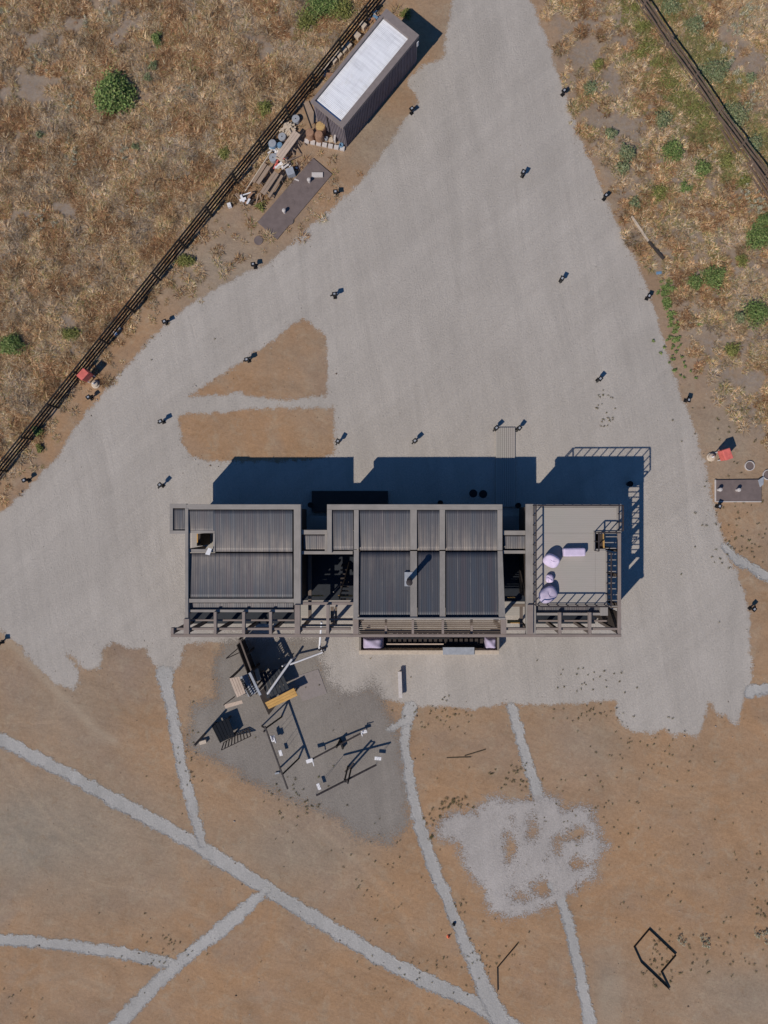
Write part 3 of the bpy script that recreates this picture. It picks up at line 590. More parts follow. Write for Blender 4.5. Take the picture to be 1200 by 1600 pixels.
blob('bean_bag', 861, 876, .52, .42, .75, -.5, 'creased lilac bean bag chair with a pointed shadow, upper left on the roof terrace', 'bean bag', 'lilac', 3, 'bean bags on the roof terrace', .5)
blob('bean_bag', 858.5, 904, .25, .27, .4, 0, 'small pale lilac pouf between the two large bean bags', 'pouf', 'lilac', 5, 'bean bags on the roof terrace')
blob('bean_bag', 856, 929, .62, .5, .6, .55, 'greyish lilac bean bag chair in the lower left corner of the terrace', 'bean bag', 'lilac2', 8, 'bean bags on the roof terrace', .4)
def bench_cushion():
    p = at(898, 863, DZ+.5); m = MB(); m.box((p.x, p.y, DZ+.26), (1.38, .52, .5), .02); o = m.build('padded_bench', M['lilac'], None, bevel=.1, smooth=False)
    return tag(o, 'long rectangular pale lilac padded bench on the roof terrace', 'bench')
bench_cushion()
# ---------------------------------------------------------------- shed (container) top left
S_ = [at(487.5, 160, 2.75), at(536, 200, 2.75), at(655, 55, 2.75), at(604, 18.5, 2.75)]   # W S E N
ua = (S_[2]-S_[1]).normalized(); ub = Vector((-ua.y, ua.x, 0)); Ls = (S_[2]-S_[1]).length; Ws = 2.85
C0 = S_[1]
def sp(a, b, z): p = C0+ua*a+ub*b; return (p.x, p.y, z)
SH = thing('storage_shed', sp(Ls/2, Ws/2, 0), 'long dark clad storage shed with a bright white corrugated roof, beside the black fence', 'shed')
def ob(m, a0, b0, a1, b1, z0, z1): return m.hexa([sp(a0, b0, z0), sp(a1, b0, z0), sp(a1, b1, z0), sp(a0, b1, z0)], [sp(a0, b0, z1), sp(a1, b0, z1), sp(a1, b1, z1), sp(a0, b1, z1)])
ob(MB(), .1, .1, Ls-.1, Ws-.1, 0, 2.35).build('body', M['clad'], SH)
bt = MB(); k = 0
while k*.16 < Ls-.3:
    ob(bt, .12+k*.16, .05, .16+k*.16, .098, .05, 2.5); k += 1
bt.build('cladding_battens', M['clad'], SH)
bt = MB(); k = 0
while k*.16 < Ws-.3:
    ob(bt, .05, .12+k*.16, .098, .16+k*.16, .05, 2.5); k += 1
bt.build('cladding_battens', M['clad'], SH)
ob(MB(), .02, 1.5, .048, 1.56, .05, 2.5).build('door_trim', M['black'], SH)
fr = MB(); ob(fr, 0, 0, Ls, .42, 2.5, 2.76); fr.build('parapet', M['frame'], SH)
ob(MB(), 0, Ws-.2, Ls, Ws, 2.5, 2.76).build('parapet', M['frame'], SH); ob(MB(), 0, .42, .22, Ws-.2, 2.5, 2.755).build('parapet', M['frame'], SH); ob(MB(), Ls-.55, .42, Ls, Ws-.2, 2.5, 2.755).build('parapet', M['frame'], SH)
rf = MB(); n_ = int((Ls-.8)/.1)
vsr = []; fsr = []
for i in range(n_*4+1):
    a = .23+(Ls-.79)*i/(n_*4); z = 2.56+(.009 if i % 4 in (1, 2) else 0); vsr += [sp(a, .43, z), sp(a, Ws-.21, z)]
for i in range(n_*4): fsr.append((2*i, 2*i+2, 2*i+3, 2*i+1))
rf.add(vsr, fsr); rf.build('corrugated_roof', M['whiteroof'], SH)
ob(MB(), Ls-.25, -.05, Ls-.1, .0, 1.9, 2.3).build('wall_lamp', M['white'], SH)
# ---------------------------------------------------------------- fences
def fence_left():
    P0 = FL2-dl*14; P1 = FL0+dl*8; L = (P1-P0).length; base = Vector((P0.x, P0.y, 0))
    f = thing('black_rail_fence', (FL1.x, FL1.y, 0), 'long black four-rail fence running diagonally past the white-roofed shed', 'fence')
    nrm = Vector((-dl.y, dl.x, 0)).normalized()
    for z in (.35, .75, 1.15, 1.55): MB().beam(base+dl*0+Vector((0, 0, z)), base+dl*L+Vector((0, 0, z)), .07, .12).build('rail', M['fblack'], f)
    # posts where the photograph shows them
    pp = at(118.5, 584, 1.55); s0 = (pp-P0).dot(dl); st_ = 2.92
    k = -8
    while s0+k*st_ < L:
        q = base+dl*(s0+k*st_)-nrm*.08; k += 1
        if (q-base).dot(dl) < 0: continue
        MB().beam(q, q+Vector((0, 0, 1.66)), .12, .12).build('fence_post', M['fblack'], f)
fence_left()
def fence_right():
    pts = [at(x, y, 1.0) for x, y in ((975, -52), (1009, 0), (1049, 60), (1089, 115), (1126, 170), (1164, 221), (1201, 271), (1240, 325))]
    f = thing('weathered_board_fence', (pts[3].x, pts[3].y, 0), 'weathered brown board fence crossing the upper right corner', 'fence')
    for z, wd in ((.16, .13), (.48, .12), (.82, .12), (1.12, .12)):
        m = MB()
        for i, (a, b) in enumerate(zip(pts[:-1], pts[1:])):
            j = .03*math.sin(i*3.1+z*9); m.beam((a.x, a.y, z+j), (b.x, b.y, z-j), .045, wd)
        m.build('board', M['fcap'], f)
    for p in pts: MB().box((p.x+.08, p.y+.05, .56), (.12, .12, 1.12), .6).build('fence_post', M['post'], f)
    # the wooden boards leaning at the foot, as sloping rails
    for a, b in (((1076, 128), (1090, 146)), ((1113, 183), (1147, 240)), ((1166, 255), (1201, 312))):
        A = at(*a, .3); B_ = at(*b, .3); d = (B_-A).normalized(); sd = Vector((-d.y, d.x, 0))
        t = thing('leaning_boards', (A.x, A.y, 0), {1076: 'short brown boards lying at the foot of the board fence, topmost of the three', 1113: 'bundle of long brown boards lying at the foot of the middle of the board fence', 1166: 'brown boards lying at the foot of the board fence by the right photo edge'}[a[0]], 'boards', 'boards lying along the board fence')
        for k in range(3): o_ = sd*(k*.2); MB().beam(A+o_+Vector((0, 0, -.25+k*.1)), B_+o_+Vector((0, 0, -.22+k*.1)), .12, .05).build('board', M['fcap'], t)
fence_right()
# ---------------------------------------------------------------- bollard lamps
def make_lamp():
    t = thing('bollard_lamp', (0, 0, 0), 'x', 'lamp', 'black bollard lamps around the gravel yard')
    MB().box((0, 0, .02), (.24, .24, .05)).build('base_plate', M['black'], t)
    MB().lathe((0, 0, .04), [(.055, 0), (.055, .5)], 12).build('post', M['black'], t)
    m = MB(); m.hexa([(-.13, -.11, .46), (.13, -.11, .46), (.13, .11, .46), (-.13, .11, .46)], [(-.17, -.15, .66), (.17, -.15, .62), (.17, .15, .62), (-.17, .15, .66)]); m.build('lamp_head', M['black'], t, bevel=.02)
    MB().box((.0, 0, .665), (.14, .12, .02)).build('head_cap', M['grey'], t)
    MB().beam((.12, 0, .5), (.3, 0, .38), .1, .04).build('visor', M['black'], t)
    return t
LAMPS = [(643, 174, 40, 'on the gravel edge just below the white-roofed shed'), (525, 302, 20, 'beside the right end of the long dark slab'), (398, 416, 20, 'below the round manhole cover, at the gravel edge'),
 (259, 504, 20, 'on the gravel edge between manhole cover and red box'), (141, 622, 20, 'on the gravel edge just below the red box by the fence'), (43, 751, 20, 'at the far left gravel edge near the fence end'),
 (523, 463, 200, 'alone on open gravel above the tip of the triangular dirt bed'), (388, 563, 210, 'on the sloping edge of the triangular dirt bed'), (254, 659, 200, 'left of the rectangular dirt bed'), (253, 759, 210, 'above the left corner of the building roof'),
 (528, 690, 230, 'by the right end of the rectangular dirt bed'), (649, 689, 230, 'on gravel midway along the back of the building'), (775, 670, 240, 'at the left corner of the boardwalk end'), (809, 670, 240, 'at the right corner of the boardwalk end'),
 (817, 273, 230, 'upper of the lamps on the open gravel right of the shed'), (877, 437, 230, 'on open gravel, level with the weathered plank at the right edge'), (935, 593, 230, 'on open gravel beside a trail of dark scuffs'),
 (880, 145, 60, 'at the top right gravel edge, nearest the top of the photo'), (945, 309, 60, 'on the right gravel edge, level with the dark long slab'), (1012, 465, 60, 'on the right gravel edge beside a strip of green weeds'),
 (1073, 625, 60, 'on the right gravel edge above the red and white seat'), (1122, 791, 60, 'touching the lower left corner of the slab at the right edge'), (1174, 951, 60, 'on the far right gravel edge near the small side path'), (1, 1004, 20, 'at the left photo edge where gravel meets brown earth')]
proto = make_lamp()
for i, (x, y, rz, lb) in enumerate(LAMPS):
    p = at(x, y, .25); o = proto if i == 0 else copy_tree(proto, (p.x, p.y, 0))
    o.location = (p.x, p.y, .004); o.rotation_euler = (.06*math.sin(i*2.3), .06*math.cos(i*1.7), math.radians(rz+18*math.sin(i*5.1))); o.scale = (1, 1, .9+.2*abs(math.sin(i*3.3))); o['label'] = 'small black bollard lamp '+lb
# ---------------------------------------------------------------- slabs, covers, vents
def slab(name, q, z, label, cat, mat='dgrey', edge=True):
    t = thing(name, at(q[0][0], q[0][1], 0), label, cat); MB().quadpx(q, z, 0).build('slab', M[mat], t, bevel=.015); return t
SL = slab('septic_slab', [(489, 246.5), (519, 272), (433, 374), (402, 347)], .09, 'long dark rectangular concrete slab with two vent pipes beside the scrap pile', 'slab')
SR = slab('septic_slab', [(1119, 750), (1190, 749), (1190, 783), (1119, 783)], .12, 'dark rectangular concrete slab with two vent pipes at the right edge of the photo', 'slab')
MB().rpx(1117.5, 749.5, 1118.9, 784, .14, 0).rpx(1119, 783.2, 1190, 784.6, .14, 0).build('slab_rim', M['concrete'], SR)
def vent(x, y, z, par, r=.1, h=.4):
    p = at(x, y, h); MB().lathe((p.x, p.y, z), [(r, 0), (r, h*.8), (r*1.35, h*.8), (r*1.2, h), (.02, h+.03)], 16).build('vent_pipe', M['concrete'], par)
vent(482.5, 281, .09, SL); vent(443.5, 329, .09, SL); vent(1125, 765, .12, SR); vent(1154, 765.5, .12, SR)
for x, y in ((452, 345), (475, 297), (454, 317)): p = at(x, y, .1); MB().lathe((p.x, p.y, .085), [(.3, 0), (.3, .012), (.27, .012), (.27, .008), (.02, .008)], 24).build('inspection_lid', M['dgrey'], SL)
tag(MB().rpx(487, 269, 504.5, 276.5, .2, .1).build('paving_block', M['concrete'], bevel=.01), 'pale rectangular concrete block lying on the long dark slab', 'block')
def cover(x, y, r, label, ring=False):
    p = at(x, y, 0); t = thing('manhole_cover', p, label, 'manhole cover', 'round covers beside the slabs')
    if ring: MB().lathe((p.x, p.y, 0), [(r*1.12, 0), (r*1.12, .12), (r*.95, .12), (r*.95, .03)], 28).build('ring', M['concrete'], t)
    MB().lathe((p.x, p.y, 0), [(r*.94, 0), (r*.94, .06), (r*.8, .06), (r*.8, .05), (.06, .05), (.06, .06), (.01, .06)], 28).build('lid', M['dgrey'], t)
cover(404, 376, .34, 'dark round manhole cover alone on bare earth below the long slab'); cover(1170.5, 728, .3, 'round grey manhole lid in a pale ring above the right-hand slab', True); cover(1199, 742, .32, 'round brown manhole lid in a pale ring cut by the right photo edge', True)
tag(MB().quadpx([(1185, 750), (1194, 744), (1193, 757), (1188, 761)], .22, .13).build('tap_box', M['grey'], bevel=.01), 'small grey tap box on the upper right corner of the right-hand slab', 'box')
# red and white seats / cabinets
def red_thing(px, py, rz, label, sc=1.0):
    p = at(px, py, .5); t = thing('red_hose_cabinet', (p.x, p.y, 0), label, 'cabinet', 'red cabinets with white reels'); c, s = math.cos(rz), math.sin(rz)
    f = lambda x, y, z: (p.x+(x*c-y*s)*sc, p.y+(x*s+y*c)*sc, z)
    m = MB(); q = [(-.26, -.36), (.26, -.36), (.26, .36), (-.26, .36)]; m.hexa([f(a, b, .45) for a, b in q], [f(a, b, 1.25) for a, b in q]); m.build('cabinet', M['red'], t, bevel=.05)
    m = MB(); m.hexa([f(a*1.05, b*1.05, 1.255) for a, b in q], [f(a, b, 1.33) for a, b in q]); m.build('lid', M['red'], t, bevel=.03)
    for a, b in q: MB().beam(f(a*.8, b*.8, 0), f(a*.8, b*.8, .45), .06, .06).build('leg', M['white'], t)
    c2 = f(.62, -.1, 0); MB().lathe(c2, [(.3, .05), (.3, .12), (.22, .16), (.22, .3), (.12, .34), (.02, .34)], 20).build('hose_reel', M['ply'], t)
    MB().lathe((c2[0], c2[1], .34), [(.07, 0), (.05, .2), (.01, .22)], 12).build('valve', M['white'], t)
red_thing(137, 588, -.75, 'faded red box on legs with a pale reel, beside the black rail fence')
red_thing(1129, 711, -2.8, 'faded red box on legs with a pale reel, above the slab at the right edge')
# small scattered finds
def small(name, x, y, dims, rz, mat, label, cat, z=0, bev=.01):
    p = at(x, y, z); return tag(MB().box((p.x, p.y, z+dims[2]/2), dims, rz).build(name, M[mat], bevel=bev), label, cat)
def drum(name, x, y, r, h, mat, label, cat, grp, hole=.12, top=None):
    p = at(x, y, h); t = thing(name, (p.x, p.y, 0), label, cat, grp)
    MB().lathe((p.x, p.y, 0), [(r*.97, 0), (r, .03), (r, h-.03), (r*.96, h), (hole if hole else .01, h), (hole if hole else .01, h-.12)] if hole else [(r*.97, 0), (r, .03), (r, h-.02), (r*.95, h), (r*.93, h-.02), (.01, h-.02)], 28).build('body', M[mat], t)
    if hole: MB().lathe((p.x, p.y, h-.14), [(hole*.98, 0), (.01, .005)], 16).build('hub', M['black'], t)
    else: MB().lathe((p.x, p.y, h-.019), [(r*.9, 0), (r*.88, .05), (.02, .07)], 20).build('lid', M[top or mat], t)
G1 = 'grey reels in the scrap pile'
drum('cable_reel', 462, 185, .28, .35, 'grey', 'grey reel with a dark centre hole, topmost, next to the fence', 'reel', G1, .05); drum('cable_reel', 440.5, 213, .28, .35, 'grey', 'grey reel with a dark hole between the wood pile and the long pink plank', 'reel', G1, .05)
drum('cable_reel', 426.5, 245.5, .29, .35, 'grey', 'grey reel with a dark hole, lowest of the reels, above the benches', 'reel', G1, .05)
drum('water_barrel', 425.5, 224, .3, .6, 'blue', 'blue-grey barrel against the fence beside the scrap pile', 'barrel', 'barrels in the scrap pile', 0, 'grey'); drum('water_barrel', 437, 226, .2, .5, 'blue', 'small light blue barrel next to the pale bags', 'barrel', 'barrels in the scrap pile', 0)
G2 = 'rusty drums by the shed end'
drum('rusty_drum', 484, 207, .3, .75, 'rust', 'rusty lidded drum furthest left beside the row of blocks', 'drum', G2, 0); drum('rusty_drum', 498, 210, .3, .75, 'rust', 'rusty lidded drum in the middle, nearest the row of blocks', 'drum', G2, 0)
drum('rusty_drum', 500.5, 197, .36, .7, 'rust', 'drum heaped with ochre litter against the shed end wall', 'drum', G2, 0, 'ochre')
drum('paint_pot', 509.5, 215, .12, .3, 'grey', 'small grey pot with a dark mouth beside the rusty drums', 'pot', None or 'pots at the shed end', .08); drum('paint_pot', 533, 226, .16, .3, 'blue', 'small blue pot at the shed corner behind the blocks', 'pot', 'pots at the shed end', .1)
# log pile
p = at(449, 200, .3); t = thing('firewood_heap', (p.x, p.y, 0), 'heap of cut pale timber ends between the two upper grey reels', 'wood heap'); rr = random.Random(4)
for k in range(18):
    a = rr.random()*6.28; r_ = rr.random()**.6*.42; q = (p.x+r_*math.cos(a), p.y+r_*math.sin(a)); l = .25+rr.random()*.2; an = rr.random()*3.14
    MB().beam((q[0]-l*math.cos(an), q[1]-l*math.sin(an), .08+.3*(1-r_/.5)), (q[0]+l*math.cos(an), q[1]+l*math.sin(an), .12+.3*(1-r_/.5)), .12, .09).build('log', M['ply'], t)
# long pink plank on trestles
def table(q0, q1, wd, z, label, name, cat, mat, legs=True, lean=0.0):
    A = at(*q0, z); B_ = at(*q1, z); t = thing(name, ((A.x+B_.x)/2, (A.y+B_.y)/2, 0), label, cat); d = (B_-A).normalized(); sd = Vector((-d.y, d.x, 0))
    n = max(1, round(wd/.2))
    m = MB()
    for k in range(n): o_ = sd*((k+.5)/n-.5)*wd; m.beam(A+o_, B_+o_, wd/n-.012, .045)
    m.build('top', M[mat], t)
    if legs:
        for f_ in (.15, .85):
            c = A.lerp(B_, f_)
            for s_ in (-1, 1): MB().beam(c+sd*(.35*wd*s_)+Vector((0, 0, -.04)), Vector((c.x, c.y, 0))+sd*(.8*wd*s_), .06, .06).build('leg', M['greywood'], t)
            MB().beam(c-sd*wd*.55+Vector((0, 0, -z*.5)), c+sd*wd*.55+Vector((0, 0, -z*.5)), .05, .05).build('brace', M['greywood'], t)
    return t
table((464.5, 207), (436, 246), .58, .75, 'long bleached pinkish plank top on trestle legs in the scrap pile', 'trestle_table', 'trestle table', 'plank')
table((420.5, 260), (402.5, 287), .28, .55, 'greyed timber bench, upper of the picnic set beside the fence', 'timber_bench', 'bench', 'greywood'); table((432, 270), (410, 302.5), .42, .72, 'greyed wooden picnic table top between two benches', 'picnic_table', 'picnic table', 'greywood')
table((441, 274), (420, 308), .2, .5, 'narrow greyed bench beside the long dark slab', 'timber_bench', 'bench', 'greywood')
table((415, 256), (396, 285), .22, .3, 'low flat board between the fence and the upper bench', 'loose_board', 'board', 'greywood', False)
A = at(426, 233, .35); B_ = at(383, 299, .2); tag(MB().beam(A, B_, .07, .07).build('long_pole', M['ply']), 'long thin pale pole lying beside the black fence', 'pole')
rr = random.Random(9)
def heap(name, x, y, r_, n, mats, label, cat, z=.3, L=.3):
    p = at(x, y, .2); t = thing(name, (p.x, p.y, 0), label, cat)
    for k in range(n):
        a = rr.random()*6.28; q = (p.x+rr.random()*r_*math.cos(a), p.y+rr.random()*r_*math.sin(a)); an = rr.random()*3.14; l = L*(.4+rr.random()*.8); zz = .05+rr.random()*z
        MB().beam((q[0]-l*math.cos(an), q[1]-l*math.sin(an), zz), (q[0]+l*math.cos(an), q[1]+l*math.sin(an), zz+.1*rr.random()), .06+.12*rr.random(), .05).build('piece', M[rr.choice(mats)], t)
heap('offcut_heap', 437, 257, .4, 16, ['ply', 'white', 'gold', 'concrete', 'red'], 'untidy heap of coloured offcuts under the end of the pink plank', 'scrap heap')
heap('offcut_heap', 446, 254, .4, 14, ['concrete', 'white', 'greywood', 'blue'], 'heap of pale offcuts right of the pink plank end', 'scrap heap')
heap('offcut_heap', 431, 236, .35, 12, ['white', 'concrete', 'ply'], 'pale bags and offcuts between the reels beside the barrels', 'scrap heap')
heap('offcut_heap', 389, 310, .45, 14, ['rust', 'white', 'greywood', 'wall'], 'scrap heap with white bags below the picnic set', 'scrap heap', .35, .35)
for k, (a, b) in enumerate((((367, 303), (382, 322)), ((404, 302), (399, 322)), ((462, 218), (468, 230)), ((454, 231), (460, 243)), ((445, 254), (460, 245)))):
    A = at(*a, .5); B_ = at(*b, .05)
    tag(MB().beam(A, B_, .07, .07).beam(A+Vector((.08, .05, 0)), B_+Vector((.5, .1, 0)), .06, .06).build('folded_trestle', M['greywood']), ['grey folded trestle at the left end of the scrap pile', 'grey folded trestle below the picnic table end', 'small trestle leg frame at the top of the pink plank', 'small trestle leg frame beside the middle of the pink plank', 'crossed pale bar near the grey box'][k], 'trestle', 'trestles in the scrap pile')
small('grey_cabinet', 455, 273, (.55, .5, .55), .35, 'grey', 'pale grey box standing on the upper corner of the long dark slab', 'box'); small('angle_bar', 464, 282, (.35, .1, .12), -.4, 'concrete', 'pale L shaped bar beside the grey box on the slab', 'bar')
small('white_bucket', 359.5, 322.5, (.26, .3, .3), .3, 'white', 'small white tub alone beside the black fence', 'tub')
small('dark_mat', 462, 263, (.8, .5, .04), .85, 'dgrey', 'small dark square slab against the upper side of the long slab', 'slab'); small('white_cup', 463.5, 263, (.12, .1, .12), 0, 'white', 'tiny white cup on the small dark square slab', 'cup', .05)
for k in range(7):   # row of concrete blocks
    x = 480+k*9.2; y = 222+k*1.9
    small('concrete_block', x, y, (.33, .26, .2), -.2, 'concrete', ['first', 'second', 'third', 'fourth', 'fifth', 'sixth', 'seventh'][k]+' pale concrete block from the left in the row at the shed end', 'block')['group'] = 'concrete blocks at the shed end'
small('upright_panel', 524.5, 216, (.14, .75, .5), -.12, 'concrete', 'narrow pale panel leaning upright against the shed end wall', 'panel')
small('board_scrap', 517, 219, (.3, .35, .1), .2, 'ply', 'small tan board beside the pots at the shed end', 'board')
A = at(474, 163, 1.2); B_ = at(487, 200, .4); tag(MB().beam(A, B_, .1, .1).build('leaning_pole', M['black']), 'dark pole leaning between the fence and the rusty drums', 'pole')
tag(MB().beam(at(477, 160, .1), at(492, 192, .1), .5, .04).build('flat_board', M['greywood']), 'wide greyed board lying between the fence and the shed end', 'board')
for k, (x, y) in enumerate(((522, 98), (530, 90), (537.5, 82), (545, 75), (568, 44), (559, 60))):
    o = small('wooden_crate', x, y, (.36, .42, .4), .88, 'ply', ['lowest', 'second lowest', 'third lowest', 'fourth lowest', 'highest', 'second highest'][k]+' tan crate in the row squeezed between the fence and the shed', 'crate'); o['group'] = 'tan crates between fence and shed'
heap('scrap_strip', 514, 110, .35, 10, ['ply', 'concrete', 'rust'], 'loose broken bits between the fence and the lower shed corner', 'scrap heap'); heap('scrap_strip', 586, 27, .45, 12, ['white', 'blue', 'rust', 'ply'], 'loose bits and a white bag between the fence and the upper shed end', 'scrap heap')
# sleeper bench, log, planks, steel edging, markers
A = at(624.5, 1049, .42); B_ = at(626, 1090, .42)
t = thing('beam_bench', ((A.x+B_.x)/2, (A.y+B_.y)/2, 0), 'single narrow bleached timber beam bench on the gravel in front of the building', 'bench'); MB().beam(A, B_, .26, .16).build('seat', M['concrete'], t, bevel=.01)
for f_ in (.1, .5, .9): c = A.lerp(B_, f_); MB().box((c.x, c.y, .17), (.14, .16, .34)).build('leg', M['plank'], t)
A = at(987, 338, .12); B_ = at(1013, 377, .12); C_ = at(1037, 405, .12)
tag(MB().beam(A, B_, .13, .12).build('pale_plank', M['ply']), 'long pale straight plank lying in dry grass at the right', 'plank'); tag(MB().beam(B_, C_, .14, .14).build('dark_plank', M['wall']), 'dark brown plank lying end to end with the pale plank', 'plank')
small('blue_sheet', 1029.5, 426.5, (.38, .2, .03), .1, 'blue', 'small pale blue scrap on the ground at the right gravel edge', 'scrap')
small('white_scrap', 181, 521, (.2, .3, .1), .5, 'white', 'lower of two small white scraps caught at the foot of the black fence', 'scrap'); small('white_scrap', 187, 513, (.2, .16, .1), .2, 'white', 'upper of two small white scraps caught at the foot of the black fence', 'scrap')
def edging(pts, label, close=False, h=.14, th=.03):
    P = [at(x, y, h/2) for x, y in pts]; m = MB()
    if close: P.append(P[0])
    for a, b in zip(P[:-1], P[1:]): m.beam(a, b, th, h)
    return tag(m.build('steel_edging', M['black']), label, 'edging')
edging([(777.5, 1549), (777, 1512), (809, 1474)], 'thin black bent steel edging on bare earth, open V shape'); edging([(1014, 1452), (990.5, 1480), (1001, 1503), (1046, 1546), (1033, 1519), (1056, 1492)], 'thin black steel edging forming a closed arrow-like outline round dry weeds', True, .17)
tag(MB().beam(at(698, 1184, .02), at(736, 1183, .03), .05, .04).build('dry_stick', M['stem']), 'straight thin dry stick lying flat on the earth between the two thin gravel paths', 'stick')
tag(MB().beam(at(726, 1181, .03), at(759, 1171, .03), .05, .04).build('dry_stick', M['stem']), 'upper slanting dry stick on the earth between the two thin gravel paths', 'stick')
p = at(709, 1443, 0); tag(MB().lathe((p.x, p.y, .01), [(.02, 0), (.11, .04), (.12, .12), (.08, .2), (.02, .22)], 14).build('black_ball', M['black'], smooth=True), 'small black ball on the edge of the thin gravel path', 'ball')
p = at(700.5, 1463, 0); tag(MB().lathe((p.x, p.y, .01), [(.13, 0), (.13, .02), (.07, .03), (.04, .2), (.02, .22)], 14).build('orange_marker', M['orange'], smooth=True), 'small bright orange marker on the earth left of the thin path', 'marker')
# ---------------------------------------------------------------- playground
def Wp(x, y, z): return at(x, y, z)
# swing set
t = thing('swing_set', at(440, 1165, 0), 'long swing frame with two white seats hanging from a thin dark beam', 'swing'); zb = 2.0
a1 = at(415, 1138, zb); a2 = at(441, 1210, zb); e2 = at(449.5, 1233, zb-.02); dsw = (a2-a1).normalized()
MB().beam(a1-dsw*.15, e2, .09, .12).build('top_beam', M['rail'], t)
for ap, f1, f2 in ((a1, (409, 1134.5), (440, 1120)), (a2, (437, 1200), (467, 1185))):
    for f_ in (f1, f2): MB().beam(ap, at(*f_, 0), .09, .09).build('leg', M['black'], t)
def swing_seat(par, x, y, h, top, dims, rz, bucket=False):
    p = at(x, y, h); s = MB().box((p.x, p.y, h), dims, rz).build('seat', M['white'], par, bevel=.015)
    if bucket: MB().box((p.x+.12, p.y-.05, h+.12), (.06, dims[1], .22), rz).box((p.x-.12, p.y+.05, h+.12), (.06, dims[1], .22), rz).build('seat_guard', M['white'], s)
    tz = Vector(top); 
    for k in (-1, 1): q = (p.x+k*dsw.x*.16, p.y+k*dsw.y*.16, h); MB().beam(q, (tz.x+k*dsw.x*.16, tz.y+k*dsw.y*.16, tz.z), .012, .012).build('chain', M['grey'], par)
def on(a, b, f): return a.lerp(b, f)
swing_seat(t, 427.5, 1154, .5, on(a1, a2, .33), (.26, .42, .1), .3, True); swing_seat(t, 438.5, 1176.5, .5, on(a1, a2, .64), (.22, .42, .05), .3)
p = at(433, 1208, .1); MB().box((p.x, p.y, .1), (.3, .12, .06), .2).build('step_plate', M['grey'], t)
p = at(412.5, 1143, .1); tag(MB().lathe((p.x, p.y, .01), [(.06, 0), (.07, .1), (.02, .14)], 10).build('stone', M['rail'], smooth=True), 'dark stone at the foot of the swing frame', 'stone')
# high balance swing
t = thing('balance_swing', at(545, 1198, 0), 'tall tilted see-saw swing on twin posts, a white seat hanging at each end', 'swing')
L_ = at(494, 1243, 2.65); R_ = at(588, 1195, 1.5); MB().beam(L_, R_, .1, .12).build('tilting_beam', M['rail'], t)
for x, y in ((543.5, 1198), (548.5, 1201)): p = at(x, y, 0); MB().beam(p, (p.x, p.y, 2.7), .1, .1).build('post', M['black'], t)
p = at(546, 1199.5, 0); MB().beam((p.x-.14, p.y, 2.66), (p.x+.14, p.y, 2.66), .06, .06).build('axle', M['rail'], t)
MB().beam((p.x-.3, p.y-.3, .03), (p.x+.3, p.y+.3, .03), .12, .06).build('foot', M['rail'], t)
for (x, y, e) in ((498, 1229, L_), (590.5, 1185, R_)):
    p = at(x, y, .5); MB().box((p.x, p.y, .5), (.22 if e is L_ else .46, .46 if e is L_ else .24, .05), .35 if e is L_ else -.08).build('seat', M['white'], t, bevel=.01)
    for k in (-1, 1): MB().beam((p.x+.08*k, p.y, .5), tuple(e), .012, .012).build('chain', M['grey'], t)
# low see-saw
t = thing('see_saw', at(528, 1163, 0), 'low see-saw with a thin dark beam and a white seat at each end', 'see-saw')
L_ = at(484, 1188, 1.0); R_ = at(569, 1143, .35); MB().beam(L_, R_, .1, .1).build('beam', M['rail'], t); MB().box((L_.x, L_.y, 1.08), (.48, .26, .06), .3).build('seat', M['white'], t, bevel=.01)
MB().box((R_.x, R_.y, .42), (.4, .22, .05), .3).build('seat', M['white'], t, bevel=.01); MB().beam((R_.x-.12, R_.y-.28, .45), (R_.x-.2, R_.y+.05, .7), .05, .05).beam((R_.x-.2, R_.y, .68), (R_.x+.22, R_.y+.12, .68), .05, .05).build('handle', M['white'], t)
MB().beam((L_.x+.3, L_.y-.35, 1.1), (L_.x+.22, L_.y, 1.15), .05, .05).build('handle', M['white'], t)
c = L_.lerp(R_, .5); MB().beam((c.x-.12, c.y-.25, 0), (c.x, c.y, c.z+.3), .1, .1).beam((c.x+.16, c.y+.28, 0), (c.x, c.y, c.z+.3), .1, .1).build('pivot', M['black'], t)
MB().box((c.x+.3, c.y-.1, .2), (.12, .5, .4), .3).build('pivot_block', M['black'], t)
# play tower
A_ = Vector((.33, -.944, 0)); B__ = Vector((.944, .33, 0))
t = thing('play_tower', at(385, 1060, 0), 'weathered wooden play tower with plank roof, ladder and yellow plank ramp', 'play tower')
def dk(name, q, z, th, mat, n, par=t, along=0):
    P = [at(x, y, z) for x, y in q]; m = MB()   # q: tl, tr, br, bl ; planks run tl->bl
    for k in range(n):
        f0, f1 = k/n+.012, (k+1)/n-.012; a, b, c_, d = P[0].lerp(P[1], f0), P[0].lerp(P[1], f1), P[3].lerp(P[2], f1), P[3].lerp(P[2], f0)
        m.hexa([(v.x, v.y, v.z-th) for v in (d, c_, b, a)], [tuple(v) for v in (d, c_, b, a)])
    return m.build(name, M[mat], par)
dk('plank_roof', [(358, 1060), (374, 1057), (384, 1083), (370, 1090)], 2.7, .06, 'plank', 4)
dk('floor', [(374, 1058), (394, 1050), (405, 1080), (388, 1089)], 1.9, .08, 'grey', 4)
for q in ((359, 1061), (371, 1088), (391, 1052), (403, 1080)): p = at(*q, 2.6); MB().box((p.x, p.y, 1.3), (.12, .12, 2.6)).build('post', M['post'], t)
dk('lower_board', [(350, 1101), (378, 1094), (380, 1099), (352, 1107)], .9, .05, 'plank', 1)
MB().beam(at(390, 1051, 2.75), at(407, 1086, 2.75), .16, .1).build('side_beam', M['grey'], t)
lad = MB().beam(at(376, 1062, 2.9), at(391, 1088, 2.9), .06, .08).beam(at(378, 1061, 2.1), at(393, 1087, 2.1), .06, .06)
